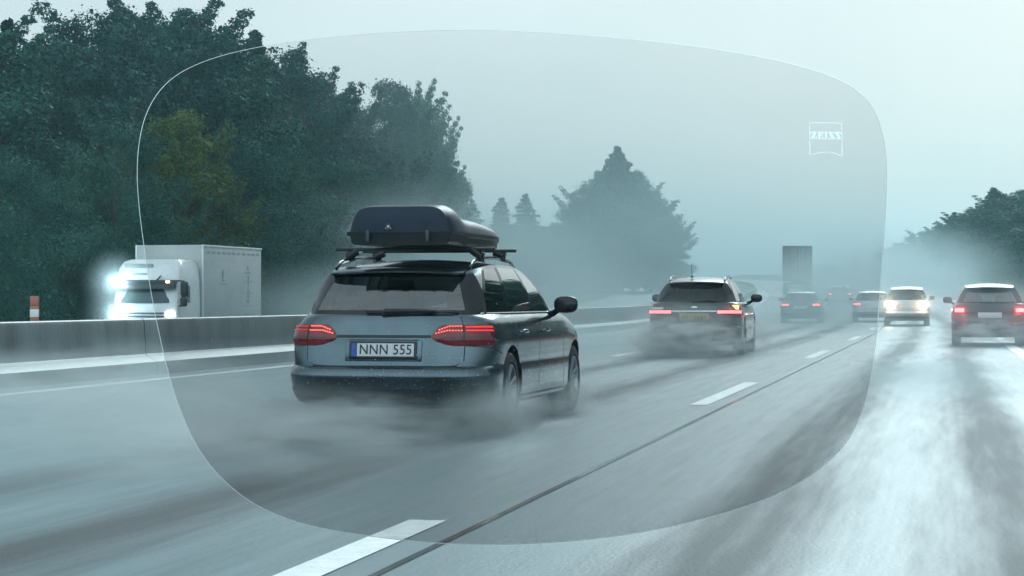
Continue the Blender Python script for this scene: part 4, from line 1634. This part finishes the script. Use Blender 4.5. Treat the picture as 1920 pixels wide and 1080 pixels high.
# droplets flung up behind the near car's wheels
r_ = np.random.default_rng(5)
nd = 6000
mb = MB()
vv, ff = [], []
for i in range(nd):
    wx = p.x + (-.74 if r_.random() < .5 else .72) + r_.normal() * .38
    t_ = r_.random() ** 1.4
    pos_ = Vector((wx, p.y + 1.0 - 3.2 * t_ + r_.normal() * .2, abs(r_.normal()) * (.16 + .34 * t_ * (1 - .4 * t_)) + .01))
    if r_.random() < .25: pos_.y += 2.7; pos_.x = p.x + .95 + abs(r_.normal()) * .2; pos_.z *= .7
    e_ = .0013 + .0026 * r_.random() ** 4
    o_ = len(vv)
    for d_ in ((e_, 0, 0), (-e_, 0, 0), (0, e_ * 1.6, 0), (0, -e_ * 1.6, 0), (0, 0, e_), (0, 0, -e_)): vv.append(pos_ + Vector(d_))
    ff += [tuple(o_ + j for j in q_) for q_ in ((0, 2, 4), (2, 1, 4), (1, 3, 4), (3, 0, 4), (2, 0, 5), (1, 2, 5), (3, 1, 5), (0, 3, 5))]
mb.add(vv, ff)
dr = mb.build("spray_droplets", frosted("droplet_water", (.36, .40, .42), .5), smooth=True, angle=180)
tag(dr, "tiny water droplets flung up behind the wheels of the roof box car", None, None, "stuff")

m, *_ = vol_mat("haze_air", (.55, .93, 1.0), .00065, .6)
mb = MB()
mb.rbox((0, 900, 17.0), (3400, 2400, 46), 0, 1)
hz = mb.build("haze", m, smooth=False)
tag(hz, "pale rain haze filling the air over the motorway", None, None, "stuff")

# ------------------------------------------------------------------ spectacle lens held up before the road
D_L = .154                                                    # metres from the eye
OUT = [(900, 56), (1000, 60), (1100, 66), (1200, 74), (1300, 84), (1400, 98), (1480, 113), (1560, 135), (1612, 160), (1646, 195), (1664, 240), (1672, 290), (1673, 340), (1668, 430), (1660, 530), (1652, 630),
       (1641, 715), (1625, 775), (1595, 833), (1545, 882), (1480, 922), (1400, 953), (1300, 980), (1200, 1000), (1100, 1013), (1000, 1020), (900, 1022), (800, 1018), (700, 1008), (600, 993), (525, 972), (462, 942), (408, 898),
       (366, 845), (334, 778), (310, 705), (291, 625), (276, 550), (263, 470), (252, 390), (247, 325), (250, 265), (262, 212), (286, 168), (322, 135), (372, 111), (440, 92), (530, 77), (640, 66), (770, 58)]
lc = Vector((960, 540))
cen = Vector((sum(a for a, b in OUT) / len(OUT), sum(b for a, b in OUT) / len(OUT)))
def smooth_loop(pts, n=220):
    P_ = [Vector(q) for q in pts]
    k = len(P_)
    out = []
    per = n // k + 1
    for i in range(k):
        a, b, c, d = P_[i - 1], P_[i], P_[(i + 1) % k], P_[(i + 2) % k]
        for j in range(per):
            t = j / per
            out.append(.5 * ((2 * b) + (c - a) * t + (2 * a - 5 * b + 4 * c - d) * t * t + (3 * b - a - 3 * c + d) * t ** 3))
    return out
loop = smooth_loop(OUT)
k_ = D_L / 4000
LP = [Vector(((q.x - cen.x) * k_, -(q.y - cen.y) * k_)) for q in loop]      # outline in metres: about 55 mm wide
fw = Vector((-math.sin(YAW) * math.cos(PITCH), math.cos(YAW) * math.cos(PITCH), math.sin(PITCH)))
rt = Vector((math.cos(YAW), math.sin(YAW), 0))
up_ = rt.cross(fw)
ctr = Vector(cam.location) + fw * D_L + rt * ((cen.x - 960) * k_) + up_ * (-(cen.y - 540) * k_)
lensroot = thing("spectacle_lens", "large rounded clear spectacle lens with a square emblem, held up before the traffic", "lens", ctr, 0)
lensroot.rotation_euler = cam.rotation_euler                   # local x right, y up, -z away from the eye
RC = .110
def sag(x, y):
    return -(x * x + y * y) / (2 * RC)
def thick(y):
    return max(.0005, .0019 - .072 * y)
mb = MB()
n_l = len(LP)
frontr, backr = [], []
for ring in (0.0, .25, .5, .75, .92, 1.0):
    frontr.append([Vector((q.x * ring, q.y * ring, sag(q.x * ring, q.y * ring) + .0012)) for q in LP])
    backr.append([Vector((q.x * ring * (1 + thick(q.y) / D_L), q.y * ring * (1 + thick(q.y) / D_L), sag(q.x * ring, q.y * ring) + .0012 - thick(q.y * ring))) for q in LP])
mb.grid(frontr, cv=True)
mb.grid(backr, cv=True, flip=True)
mb.grid([frontr[-1], backr[-1]], cv=True)
m = bpy.data.materials.new("tinted_lens")
m.use_nodes = True
n, l = nodes_of(m)
n.clear()
o = n.new("ShaderNodeOutputMaterial")
ab = n.new("ShaderNodeVolumeAbsorption")
ab.inputs["Color"].default_value = (.26, .265, .27, 1)
ab.inputs["Density"].default_value = 195.0
l.new(ab.outputs[0], o.inputs["Volume"])
lg = mb.build("lens_glass", m, lensroot, merge=1e-7, recalc=True, angle=60)
# polished edge: a hair-thin bevelled ring round the glass
M['lens_edge'] = frosted("lens_edge", (.50, .52, .52), .6)
mb = MB()
e0 = [Vector((q.x * 1.0006, q.y * 1.0006, sag(q.x, q.y) + .00122)) for q in LP]
e1 = [Vector((q.x * 1.0019, q.y * 1.0019, sag(q.x, q.y) + .00115)) for q in LP]
def flare(q): return 1 + thick(q.y) / D_L                       # the edge is ground to a slant
e2 = [Vector((q.x * 1.0019 * flare(q), q.y * 1.0019 * flare(q), sag(q.x, q.y) + .00118 - thick(q.y))) for q in LP]
e3 = [Vector((q.x * 1.0002 * flare(q), q.y * 1.0002 * flare(q), sag(q.x, q.y) + .00118 - thick(q.y))) for q in LP]
mb.grid([e0, e1, e2, e3], cu=True, cv=True)
mb.build("lens_rim", M['lens_edge'], lensroot, recalc=True, angle=30)
# emblem etched into the glass
M['etch'] = frosted("etched_white", (.60, .61, .61), .75)
def lp(x, y):
    q = Vector(((x - cen.x) * k_, -(y - cen.y) * k_))
    return Vector((q.x, q.y, sag(q.x, q.y) + .0013))
mb = MB()
def stroke(a, b, w=1.6):
    a, b = Vector(a), Vector(b)
    t = (b - a).normalized() * w / 2
    nn = Vector((-t.y, t.x))
    pts = [a - t - nn, b + t - nn, b + t + nn, a - t + nn]
    top = [lp(*q) + Vector((0, 0, .00003)) for q in pts]
    bot = [lp(*q) for q in pts]
    mb.add(top + bot, [(0, 1, 2, 3), (7, 6, 5, 4), (0, 4, 5, 1), (1, 5, 6, 2), (2, 6, 7, 3), (3, 7, 4, 0)])
stroke((1523, 227), (1586, 227)); stroke((1523, 227), (1523, 289)); stroke((1586, 227), (1586, 289))
arc = [(1523 + 63 * i / 12, 289.5 - 6.6 * math.sin(PI * i / 12)) for i in range(13)]
for a_, b_ in zip(arc[:-1], arc[1:]): stroke(a_, b_)
def letter(polys, x0, w):
    for poly in polys:
        pts = [(x0 + w * a_, 258.3 - 14.4 * b_) for a_, b_ in poly]
        top = [lp(*q) + Vector((0, 0, .00003)) for q in pts]
        bot = [lp(*q) for q in pts]
        k = len(pts)
        mb.add(top + bot, [tuple(range(k)), tuple(range(2 * k - 1, k - 1, -1))] + [(i, i + k, (i + 1) % k + k, (i + 1) % k) for i in range(k)])
Zp = [[(0, 1), (0, .62), (.10, .62), (.22, .86), (.48, .86), (.48, 1)], [(.48, 1), (.48, .86), (.50, .86), (0, .12), (0, 0), (.5, 0), (.52, .14), (1, .88), (1, 1)], [(.5, 0), (.52, .14), (.78, .14), (.90, .42), (1, .42), (1, 0)]]
Ep = [[(.06, 0), (.06, 1), (.52, 1), (.52, 0)], [(.52, 1), (.52, .87), (.80, .87), (.90, .66), (1, .66), (1, 1)], [(.52, 0), (.52, .13), (.80, .13), (.90, .36), (1, .36), (1, 0)], [(.52, .44), (.52, .57), (.68, .57), (.74, .70), (.80, .70), (.80, .30), (.74, .30), (.68, .44)]]
Ip = [[(.27, .1), (.27, .9), (.73, .9), (.73, .1)], [(.05, .9), (.05, 1), (.95, 1), (.95, .9)], [(.05, 0), (.05, .1), (.95, .1), (.95, 0)]]
Sp = [[(.02, 1), (.42, 1), (1, .16), (1, 0), (.58, 0), (0, .84)], [(.42, 1), (1, 1), (1, .72), (.93, .72), (.82, .89), (.50, .89)], [(.58, 0), (0, 0), (0, .28), (.07, .28), (.18, .11), (.50, .11)]]
for pl, x0, w in ((Zp, 1525.5, 11.0), (Ep, 1538.5, 11.0), (Ip, 1551.0, 8.0), (Sp, 1560.0, 11.2), (Sp, 1572.5, 11.5)): letter(pl, x0, w)
mb.build("emblem", M['etch'], lensroot, smooth=False, recalc=True)
